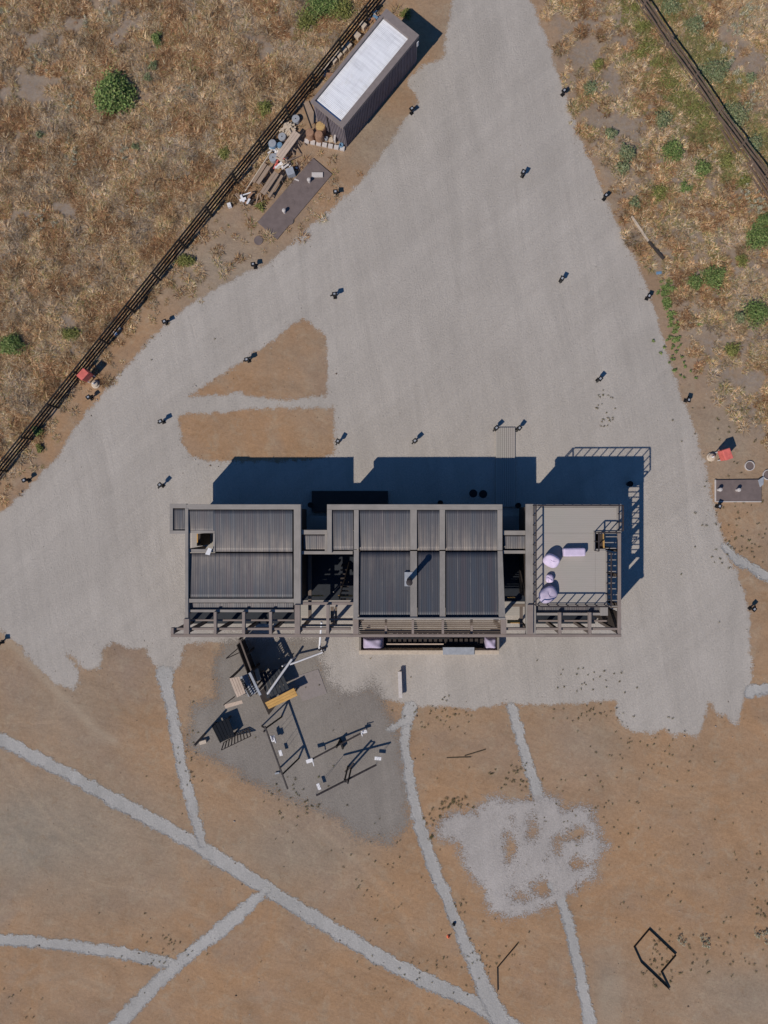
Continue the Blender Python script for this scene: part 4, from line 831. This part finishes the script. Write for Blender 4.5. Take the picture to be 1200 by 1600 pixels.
for k in range(9): f = k/8; a = at(376, 1062, 2.9).lerp(at(391, 1088, 2.9), f); b = at(378, 1061, 1.95).lerp(at(393, 1087, 1.95), f); lad.beam(a, b, .05, .05)
lad.build('barred_side', M['wall'], t)
lad = MB(); a0_, a1_ = at(393, 1053, 2.0), at(404, 1080, 2.0)
for k in range(9): f = k/8; p = a0_.lerp(a1_, f); lad.beam(p, p+Vector((0, 0, .85)), .05, .05)
lad.build('barred_side', M['wall'], t)
dk('slide_bed', [(397, 1047), (403, 1044), (408, 1062), (402, 1065)], 1.2, .05, 'ply', 1)
MB().hexa([tuple(v) for v in (at(404, 1082, 1.1), at(420, 1117, .02), at(431, 1103, .02), at(412, 1075, 1.1))], [tuple(v+Vector((0, 0, .06))) for v in (at(404, 1082, 1.1), at(420, 1117, .02), at(431, 1103, .02), at(412, 1075, 1.1))]).build('net_frame', M['wall'], t)
dk('yellow_ramp', [(414, 1098), (420, 1108), (465, 1087), (459, 1075)], 1.0, .07, 'gold', 3)
for q in ((418, 1102), (461, 1081)): p = at(*q, .92); MB().box((p.x, p.y, .46), (.1, .1, .92)).build('post', M['post'], t)
dk('shade_platform', [(405, 1052), (438, 1044), (452, 1076), (417, 1092)], .95, .05, 'shade_tone', 6)  # dark sheet standing for the shadow on the ground beside the ramp
for q in ((407, 1053), (437, 1046)): p = at(*q, .9); MB().box((p.x, p.y, .45), (.1, .1, .9)).build('post', M['post'], t)
MB().beam(at(375, 1000, 2.5), at(401, 1070, 2.5), .1, .12).build('top_rail', M['post'], t)
for f in (0, .35, .7, 1.0): p = at(374+28*f, 999+72*f, 2.55); MB().box((p.x, p.y, 1.27), (.1, .1, 2.55)).build('post', M['wall'], t)
a = at(376, 1003, 1.2); b = at(400, 1066, 1.2); MB().beam(a, b, .05, 2.3).build('side_wall', M['wall'], t)
MB().beam(at(353, 1029, 1.6), at(379, 1007, .6), .07, .07).beam(at(353.5, 1029, 1.6), at(391, 1012, .3), .06, .06).beam(at(371, 1006, 2.3), at(380, 998, 2.3), .08, .08).build('climbing_pole', M['post'], t)
MB().beam(at(350, 1101, 1.2), at(366, 1089, 1.2), .06, .3).build('bench_back', M['wall'], t)
# white tube frame
t = thing('white_tube_climber', at(470, 1040, 0), 'bright white bent tube climbing frame at the gravel edge', 'climbing frame')
MB().tube([at(418, 1084, 1.6), at(456, 1030, 1.0)], .08).build('tube', M['white'], t); MB().tube([at(453, 1038, .9), at(504, 1019, .45)], .07).build('tube', M['white'], t); MB().tube([at(502.5, 972, 1.9), at(499, 1013, .6)], .07).build('tube', M['white'], t)
for x, y, z in ((456, 1030, 1.0), (441, 1041, 1.0), (502, 1016, .6), (418, 1084, 1.6)): p = at(x, y, z); MB().tube([p, (p.x+.1, p.y-.05, 0)], .05).build('leg', M['white'], t)
for k, (a, b) in enumerate((((456, 1030, 1.0), (452, 1038, .2)), ((500, 1010, .9), (506, 1019, .1)), ((498, 1016, .8), (509, 1012, .1)))): MB().beam(at(*a), at(*b), .08, .08).build('brace', M['rail'], t)
# small hut
t = thing('play_hut', at(350, 1140, 0), 'small dark play hut with a barred side, lower left of the playground', 'play hut')
dk('roof', [(331, 1133), (357, 1122), (367, 1150), (345, 1160)], .75, .06, 'navy_shade', 5)
for q in ((333, 1134), (356, 1124), (365, 1149), (346, 1158)): p = at(*q, .7); MB().box((p.x, p.y, .34), (.1, .1, .68)).build('post', M['wall'], t)
MB().beam(at(333, 1133, .35), at(346, 1159, .35), .05, .6).build('side_wall', M['black'], t)
lad = MB().beam(at(346, 1172, 1.0), at(392, 1150, .4), .05, .05).beam(at(350, 1160, .6), at(388, 1138, .1), .05, .05)
for k in range(10): f = k/9; lad.beam(at(346, 1172, 1.0).lerp(at(392, 1150, .4), f), at(350, 1160, .6).lerp(at(388, 1138, .1), f), .07, .05)
lad.build('ladder', M['wall'], t)
p = at(320, 1147, 0); tag(MB().box((p.x, p.y, 1.25), (.12, .12, 2.5)).build('play_post', M['post']), 'tall single post left of the small play hut', 'post')
small('play_block', 318.5, 1158, (.5, .24, .3), .3, 'ply', 'pale wooden block seat left of the play hut', 'block')
t = thing('rubber_mat', at(484, 1070, 0), 'square grey mat set in the playground sand, nearest the building', 'mat'); MB().quadpx([(458, 1058), (497, 1045.5), (511, 1083), (472, 1096)], .035, 0).build('mat', M['dgrey'], t)
M['sandmat'] = mat_plain('sand_mat', srgb(140, 129, 124), .1, 8); [c for c in t.children][0].data.materials[0] = M['sandmat']

# ---------------------------------------------------------------- vegetation
def fbm2(X, Y, s, seed, oct=4):
    out = np.zeros(len(X)); amp = 1; tot = 0
    for o_ in range(oct):
        k = s*2**o_; out += amp*np.array([mnoise.noise(Vector((x*k+seed, y*k-seed, seed*.37+o_))) for x, y in zip(X, Y)]); tot += amp; amp *= .55
    return out/tot
PAL = np.array([srgb(210, 177, 137)[:3], srgb(184, 143, 102)[:3], srgb(150, 107, 76)[:3], srgb(182, 163, 144)[:3], srgb(164, 150, 94)[:3], srgb(228, 208, 172)[:3], srgb(108, 84, 60)[:3]])
def grass(name, poly, nclump, seed, blades, greenf=.0, lumk=1.0, gk=3.0):
    rng = np.random.default_rng(seed); p = np.array(poly); x0, y0 = np.maximum(p.min(0), (-32, -40)); x1, y1 = np.minimum(p.max(0), (31, 42)); Cx = []; n = 0
    xs_ = rng.uniform(x0, x1, nclump*6); ys_ = rng.uniform(y0, y1, nclump*6); d = poly_sd(xs_, ys_, poly); k = d > rng.uniform(-.8, .9, len(xs_)); xs_, ys_, d = xs_[k], ys_[k], d[k]
    thr = -.3
    for ex in EXCL: k = poly_sd(xs_, ys_, ex) < -.12; xs_, ys_ = xs_[k], ys_[k]
    gz = np.zeros(len(xs_)); dens = fbm2(xs_, ys_, .35, seed*1.7, 3)
    for (px, py, r) in BARE: c = at2((px, py)); gz = np.maximum(gz, np.exp(-((xs_-c[0])**2+(ys_-c[1])**2)/(r*PXM)**2))
    k = (dens-gz*.42 > thr+rng.normal(0, .14, len(xs_))); xs_, ys_ = xs_[k][:nclump], ys_[k][:nclump]; nc = len(xs_)
    hue = fbm2(xs_, ys_, .45, seed+5, 4); hue2 = fbm2(xs_, ys_, .9, seed+15, 3); big = rng.random(nc)
    R_ = .14+.34*big**2; Hh = R_*rng.uniform(.5, 1.5, nc)
    nb = (blades*(R_/.25)**1.6).astype(int)+6; ci = np.repeat(np.arange(nc), nb); m = len(ci)
    th = rng.uniform(0, 2*np.pi, m); r0 = R_[ci]*np.sqrt(rng.random(m))*.75; rr_ = R_[ci]*rng.uniform(.35, 1.15, m)
    bx = xs_[ci]+r0*np.cos(th); by = ys_[ci]+r0*np.sin(th); t2 = th+rng.normal(0, .9, m)
    bz = rng.random(m)*Hh[ci]*.45*(1-r0/R_[ci]); tz = bz+Hh[ci]*rng.uniform(-.1, .7, m)*(1.1-r0/R_[ci])
    tx = bx+rr_*np.cos(t2)*.9; ty = by+rr_*np.sin(t2)*.9; wd = rng.uniform(.008, .024, m); nx, ny = -np.sin(t2)*wd, np.cos(t2)*wd
    V = np.empty((m, 3, 3)); V[:, 0] = np.stack([bx-nx, by-ny, bz+.01], 1); V[:, 1] = np.stack([bx+nx, by+ny, bz+.01], 1); V[:, 2] = np.stack([tx, ty, tz+.02], 1)
    hc = np.clip(hue*2.0+.52, 0, .999)[ci]; q = rng.random(m)
    wts = np.stack([np.full(m, .45), .3+1.4*np.clip(hc-.45, 0, 1), np.clip(hc-.5, 0, 1)*2.6, np.clip(.55-hc, 0, 1)*1.6, (np.clip(hue2*2.2, 0, 1)[ci]*.3)+greenf*.3, np.full(m, .12), np.full(m, .12)], 1); wts /= wts.sum(1, keepdims=True)
    pi = (wts.cumsum(1) < q[:, None]).sum(1).clip(0, 6); lum = np.clip(rng.normal(.98, .2, nc)+.35*hue2*2.2, .45, 1.4)*lumk; cc = PAL[pi]*rng.uniform(.72, 1.15, (m, 1))*lum[ci][:, None]
    gr = rng.random(m) < greenf*(np.clip(hue2*3+.2, 0, 1)[ci] if greenf < .8 else 1); cc[gr] = np.array(srgb(130, 128, 80)[:3])*rng.uniform(.7, 1.2, (gr.sum(), 1))
    F = np.arange(m*3).reshape(m, 3); o = raw_mesh(name, V.reshape(-1, 3), F, M['grass'], col=np.repeat(cc, 3, 0)); return tag(o, None, None, None, 'stuff')
EXCL = [Pw([(489, 246.5), (519, 272), (433, 374), (402, 347)]), Pw([(392, 370), (416, 370), (416, 384), (392, 384)]), Pw([(478, 160), (604, 18), (656, 60), (542, 237), (478, 226)])]
BARE = [(60, 60, 60), (180, 50, 50), (40, 130, 40), (20, 340, 40), (110, 330, 22), (60, 110, 50), (1000, 170, 55), (985, 210, 55), (1140, 100, 18), (1130, 60, 25), (1150, 70, 26), (1180, 100, 26), (920, 90, 30), (1120, 640, 60), (1040, 520, 30), (900, 40, 26), (930, 170, 26), (960, 60, 22), (1020, 420, 26), (1060, 420, 26), (1100, 520, 24), (1130, 380, 16), (1170, 590, 30), (950, 260, 22), (1090, 330, 14), (1160, 20, 16), (1100, 600, 40), (960, 130, 30)]
gl = grass('dry_grass', GL, 12500, 3, 62, .12); tag(gl, 'tangled mat of dry tan and rust coloured grass left of the black fence', 'dry grass')
gr_ = grass('dry_grass', GR, 5600, 8, 56, .3, 1.08); tag(gr_, 'dry tan grass and low scrub covering the upper right of the photo', 'dry grass')
# verge strip between the fence and the gravel: thin tufts
VG = Pw([(610, 0), (640, 20), (500, 250), (560, 270), (540, 300), (470, 360), (380, 420), (290, 470), (250, 500), (195, 565), (120, 655), (70, 730), (0, 795), (0, 755), (290, 400), (420, 240), (475, 165)])
vg = grass('verge_grass', VG, 420, 21, 26, .3); tag(vg, 'thin tufts of dry grass along the foot of the black fence', 'dry grass')
GG = Pw([(960, -20), (1000, -20), (1010, 30), (1050, 85), (1090, 140), (1130, 200), (1165, 255), (1150, 300), (1110, 262), (1085, 232), (1050, 205), (1020, 140), (985, 95), (1000, 60), (970, 20)])
GG2 = Pw([(1020, -20), (1060, -20), (1085, 30), (1098, 75), (1130, 90), (1150, 130), (1150, 170), (1190, 190), (1215, 220), (1215, 275), (1185, 240), (1110, 130), (1062, 55)])
o_ = grass('green_scrub', GG, 560, 41, 60, .8); tag(o_, 'yellow green scrub in a band along the near side of the board fence', 'scrub')
o_ = grass('green_scrub', GG2, 560, 43, 60, .8, .95); tag(o_, 'grey green scrub in a band beyond the board fence', 'scrub')
def leafy(centres, n, rng, rx, ry, hz, pal, ls=.05):
    cx, cy = centres; th = rng.uniform(0, 2*np.pi, n); ph = np.arccos(rng.uniform(0, 1, n)); rad = rng.uniform(.45, 1.0, n)**.6
    lob = 1+.22*np.sin(th*3+cx*5)+.16*np.sin(th*5+cy*7)+.1*np.sin(th*9+cx)
    P = np.stack([cx+rx*lob*rad*np.sin(ph)*np.cos(th), cy+ry*lob*rad*np.sin(ph)*np.sin(th), .03+hz*rad*np.cos(ph)], 1)
    # leaf clumps
    nk = max(6, n//26); kc = P[rng.integers(0, n, nk)]; a = rng.integers(0, nk, n); P = P*.35+(kc[a]+rng.normal(0, .075*max(rx, .25)/.6, (n, 3)))*.65; P[:, 2] = np.maximum(P[:, 2], .02)
    nrm = rng.normal(0, .7, (n, 3)); nrm[:, 2] = np.abs(nrm[:, 2])+.5; nrm /= np.linalg.norm(nrm, axis=1, keepdims=True)
    u = np.cross(nrm, rng.normal(0, 1, (n, 3))); u /= np.linalg.norm(u, axis=1, keepdims=True)+1e-9; v = np.cross(nrm, u); s = ls*rng.uniform(.6, 1.3, (n, 1))
    V = np.stack([P-u*s, P-v*s*.5, P+u*s, P+v*s*.5], 1); lc = rng.uniform(.7, 1.2, nk)[a]; ci = rng.integers(0, len(pal), n); c = np.array(pal)[ci]*lc[:, None]*rng.uniform(.8, 1.15, (n, 1))
    return V.reshape(-1, 3), np.arange(n*4).reshape(n, 4), np.repeat(c, 4, 0)
GRN = [srgb(112, 132, 74)[:3], srgb(130, 148, 84)[:3], srgb(92, 114, 62)[:3], srgb(148, 154, 98)[:3]]
GRY = [srgb(128, 138, 102)[:3], srgb(110, 124, 86)[:3], srgb(150, 152, 116)[:3], srgb(140, 134, 98)[:3]]
YEL = [srgb(138, 140, 78)[:3], srgb(124, 124, 66)[:3], srgb(156, 150, 92)[:3], srgb(104, 110, 60)[:3]]
def bush(px, py, r, hz, label, pal=GRN, name='green_bush', grp='green bushes in the dry grass', n=None, ry=None, ls=.06):
    c = at(px, py, hz*.4); rng = np.random.default_rng(int(px*7+py)); rm = r*PXM; rym = (ry or r)*PXM; n = n or int(420*(rm/.45)**1.7+90)
    t = thing(name, (c.x, c.y, 0), label, 'bush', grp); V, F, cc = leafy((c.x, c.y), n, rng, rm, rym, hz, pal, ls); V = V-np.array((c.x, c.y, 0))
    o = raw_mesh('foliage', V, F, M['leaf'], col=cc); o.parent = t
    m = MB()
    for k in range(6): a = k*1.05+.3; m.tube([(c.x, c.y, 0), (c.x+rm*.35*math.cos(a), c.y+rym*.35*math.sin(a), hz*.35), (c.x+rm*.6*math.cos(a+.2), c.y+rym*.6*math.sin(a+.2), hz*.6)], [.02, .014, .006], 5)
    m.build('stem', M['stem'], t); return t
bush(178, 146, 36, 1.1, 'largest round bright green bush, alone in the upper left dry grass', n=5600, ls=.095)
bush(245, 61, 12, .5, 'small dark green bush above and right of the large round bush'); bush(240, 103, 9, .4, 'small olive bush right of the large round bush, upper of a pair', GRY); bush(231, 121, 9, .35, 'small olive bush right of the large round bush, lower of a pair', GRY)
bush(17, 540, 27, .8, 'wide green bush at the left photo edge by the fence', GRN, ry=18); bush(62, 210, 8, .35, 'tiny green bush low in the upper left dry grass', GRY); bush(212, 228, 8, .3, 'tiny green bush below the large round bush', GRY)
bush(505, 8, 38, .9, 'spreading dark green bush at the top photo edge left of the shed', GRN, n=3800, ry=22); bush(478, 33, 20, .6, 'feathery green bush left of the fence near the top edge', YEL); bush(535, 14, 22, .7, 'green bush touching the black fence at the top edge', YEL)
bush(413, 168, 14, .5, 'yellow green scrub beside the fence, left of the shed', YEL); bush(350, 240, 13, .3, 'flat yellow green weed patch beside the fence', YEL); bush(60, 675, 11, .4, 'green weed on the gravel side of the fence near its lower end', GRN); bush(62, 700, 8, .3, 'smaller green weed just below the other at the fence foot', YEL)
bush(290, 408, 18, .35, 'yellow green weeds at the fence foot above the gravel lamp', YEL, ry=10); bush(408, 322, 9, .25, 'green weed under the folded trestle below the picnic set', YEL); bush(112, 522, 20, .3, 'faint olive scrub patch above the fence, left side', YEL, ry=12)
bush(634, 22, 10, .3, 'green weed at the far corner of the shed', YEL)
RB = [(922, 136, 13, .5, 'grey green bush at the right gravel edge, highest of that side', GRY), (935, 102, 11, .4, 'olive bush just above the highest grey green bush', YEL), (954, 209, 11, .4, 'small grey green bush near the bare grey soil patch', GRY),
 (980, 240, 16, .6, 'tall grey green shrub right of the small one by the bare soil', GRY), (974, 262, 12, .5, 'grey green shrub joined below the tall shrub', GRY), (1037, 187, 17, .6, 'olive bush left of the board fence, beside bare soil', GRY), (1052, 235, 21, .7, 'round green bush with a dark right side below the board fence', GRN),
 (1097, 262, 16, .6, 'dark green bush right of the round green bush', GRN), (1072, 292, 11, .4, 'small bright green bush below the round green bush', GRN), (992, 318, 11, .35, 'flat green bush above the pale plank', GRY), (1030, 300, 16, .3, 'low green scrub between the flat bush and the small bright bush', YEL),
 (1185, 370, 26, .8, 'large green bush at the right edge, above the tan grass slope', GRN), (1196, 345, 16, .7, 'green bush cut by the right photo edge', GRN), (1115, 432, 22, .5, 'spreading green bush right of the weed strip', GRN), (1086, 440, 15, .4, 'green bush joined to the left of the spreading bush', GRN), (1160, 408, 12, .3, 'small olive scrub above the spreading bush', YEL),
 (1182, 490, 26, .7, 'big green bush low on the right photo edge', GRN), (1155, 495, 12, .5, 'small green bush left of the big lower right bush', GRY), (1118, 110, 26, .7, 'grey green shrub ringed by white flowers beyond the board fence', GRY), (1150, 180, 24, .6, 'grey green shrub beyond the middle of the board fence', GRY), (1085, 40, 18, .5, 'grey green shrub beyond the upper board fence', GRY),
 (1175, 225, 20, .6, 'grey green shrub beyond the lower board fence', GRY), (1050, 10, 18, .5, 'grey green shrub at the top edge beyond the board fence', GRY), (1095, 115, 16, .5, 'low grey shrub touching the far side of the board fence', GRY), (1172, 122, 11, .4, 'small grey green tuft at the upper right edge', GRY), (1145, 545, 14, .35, 'yellowish scrub below the big green bushes on the right', YEL)]
for (x, y, r, h_, lb, pal) in RB: bush(x, y, r, h_, lb, pal, grp='bushes at the right of the yard')
YG = [(1005, 45, 18), (1012, 75, 20), (1030, 100, 20), (1045, 125, 22), (1062, 150, 24), (1085, 175, 24), (1100, 195, 20), (1045, 135, 18), (1135, 255, 18), (985, 15, 16), (1000, 85, 14), (1160, 285, 14)]
def stuff_leaves(name, spots, label, cat, pal, hz=.35, dens=1.0, ls=.05, seed=1):
    rng = np.random.default_rng(seed); Vs, Fs, Cs = [], [], []; k = 0
    for (x, y, r) in spots:
        c = at2((x, y)); rm = r*PXM; V, F, cc = leafy(c, int(dens*(300*(rm/.45)**1.8)+12), rng, rm, rm*.8, hz*(.6+.6*rng.random()), pal, ls); Vs.append(V); Fs.append(F+k); Cs.append(cc); k += len(V)
    o = raw_mesh(name, np.concatenate(Vs), np.concatenate(Fs), M['leaf'], col=np.concatenate(Cs)); return tag(o, label, cat, None, 'stuff')
stuff_leaves('yellow_weeds', YG, 'yellow green weeds growing along the near side of the board fence', 'weeds', YEL, .4, .8)
rr = random.Random(31)
ws_ = [(1036+rr.gauss(0, 5)+(y_-440)*.22, y_, rr.uniform(3, 8)) for y_ in [438+rr.random()*95 for _ in range(34)]]+[(1048+rr.gauss(0, 12)+(y_-530)*.3, y_, rr.uniform(2, 4)) for y_ in [530+rr.random()*70 for _ in range(22)]]+[(1093+rr.gauss(0, 3), 505+rr.gauss(0, 3), 5)]
stuff_leaves('green_weeds', ws_, 'broken strip of bright green weeds along the right gravel edge', 'weeds', GRN, .15, 1.0)
# low weeds dotted over the bare earth
ws_ = []
def dots(cx, cy, sx_, sy_, n, r0=1.0, r1=2.6):
    for _ in range(n): ws_.append((cx+rr.gauss(0, sx_), cy+rr.gauss(0, sy_), rr.uniform(r0, r1)))
dots(705, 1255, 14, 8, 26, 2, 5); dots(672, 1285, 6, 6, 6, 2, 3.5); dots(675, 1306, 2, 2, 4, 3, 5); dots(800, 1215, 18, 14, 30, 1.5, 3.5); dots(900, 1270, 40, 25, 30); dots(480, 1245, 30, 16, 34, 1.5, 3.5); dots(590, 1400, 45, 60, 30); dots(700, 1500, 60, 30, 60)
dots(250, 1485, 25, 20, 34); dots(1030, 1500, 14, 22, 40, 1.5, 3.5); dots(1120, 1490, 55, 30, 50, 1, 3); dots(1050, 1330, 90, 60, 40); dots(1000, 1180, 60, 30, 50); dots(717, 1417, 5, 5, 8, 1.5, 3); dots(930, 1115, 30, 6, 26); dots(680, 1120, 30, 14, 40); dots(915, 1065, 40, 12, 26, 1.2, 2.6); dots(945, 640, 10, 22, 26, 1.0, 2.4); dots(30, 1570, 30, 20, 16); dots(300, 1170, 10, 40, 20); dots(1150, 800, 30, 60, 60, 1.2, 3); dots(1140, 640, 40, 30, 30, 1.5, 3); dots(1170, 850, 20, 20, 30, 1.2, 3); dots(260, 540, 40, 40, 6, 1, 2); dots(1195, 1420, 6, 6, 8, 2, 4); dots(1175, 1380, 20, 30, 20)
dots(600, 1300, 300, 160, 60, .8, 1.6)
DRYP = [srgb(124, 108, 76)[:3], srgb(112, 102, 70)[:3], srgb(120, 124, 76)[:3], srgb(150, 128, 96)[:3], srgb(100, 82, 64)[:3]]
stuff_leaves('low_weeds', ws_, 'tiny olive and brown weeds dotted over the bare earth', 'weeds', DRYP, .07, 1.0, .024, 5)
# white flowering weeds
ws_ = []
for cx, cy, s, n in ((112, 165, 14, 18), (172, 20, 10, 10), (5, 25, 8, 10), (70, 350, 14, 14), (195, 240, 12, 10), (115, 245, 14, 14), (60, 95, 12, 8), (290, 140, 10, 6), (135, 35, 8, 6), (1170, 20, 14, 26), (1150, 45, 12, 12), (1185, 325, 14, 30), (1165, 305, 12, 14), (1175, 160, 12, 14), (1090, 35, 10, 8), (1115, 240, 8, 8), (1110, 75, 4, 10), (1128, 82, 4, 12), (1140, 98, 4, 12), (1148, 115, 3, 12), (1152, 130, 3, 10), (1100, 1470, 10, 10), (1190, 1460, 10, 10), (1060, 1470, 8, 6)):
    for _ in range(n): ws_.append((cx+rr.gauss(0, s*.6), cy+rr.gauss(0, s*.6), rr.uniform(2, 4.5)))
WHT = [srgb(214, 206, 184)[:3], srgb(196, 186, 160)[:3], srgb(150, 146, 112)[:3], srgb(120, 120, 88)[:3]]
stuff_leaves('white_flowering_weeds', ws_, 'pale cream flowering weeds scattered through the dry grass', 'weeds', WHT, .4, 1.4, .028, 9)
# pebbles and clods
n = 26000; rng = np.random.default_rng(5); px = rng.uniform(-30, 30, n); py = rng.uniform(-38, 38, n)
dy = yard_sd(px, py); dp = np.full(len(px), -9.0)
for _, pts in PATHS: dp = np.maximum(dp, line_sd(px, py, [at2(p) for p, _ in pts], [wd*PXM for _, wd in pts]))
dp = np.maximum(dp, poly_sd(px, py, PATCH)-.3); w_ = np.maximum(np.exp(-(dy/.5)**2), np.exp(-(dp/.3)**2)*1.2); keep = (rng.random(n) < np.where(dy < 0, .06, .015)+.8*w_); px, py = px[keep], py[keep]; n = len(px)
oct_ = np.array([(1, 0, 0), (0, 1, 0), (-1, 0, 0), (0, -1, 0), (0, 0, .8), (0, 0, -.3)]); fo = np.array([(0, 1, 4), (1, 2, 4), (2, 3, 4), (3, 0, 4), (1, 0, 5), (2, 1, 5), (3, 2, 5), (0, 3, 5)])
s = rng.uniform(.01, .038, (n, 1, 1))*(1+1.4*(rng.random((n, 1, 1)) > .96)); V = oct_[None]*s*rng.uniform(.6, 1.3, (n, 6, 1)); V[:, :, 0] += px[:, None]; V[:, :, 1] += py[:, None]; V[:, :, 2] += .02
pc = np.array([srgb(176, 166, 158)[:3], srgb(140, 124, 108)[:3], srgb(196, 186, 176)[:3], srgb(110, 94, 80)[:3]])[rng.integers(0, 4, n)]
st_ = raw_mesh('loose_stones', V.reshape(-1, 3), (fo[None]+(np.arange(n)*6)[:, None, None]).reshape(-1, 3), M['grass'], col=np.repeat(pc, 6, 0)); tag(st_, 'small loose stones strewn over the earth and gravel edges', 'stones', None, 'stuff')
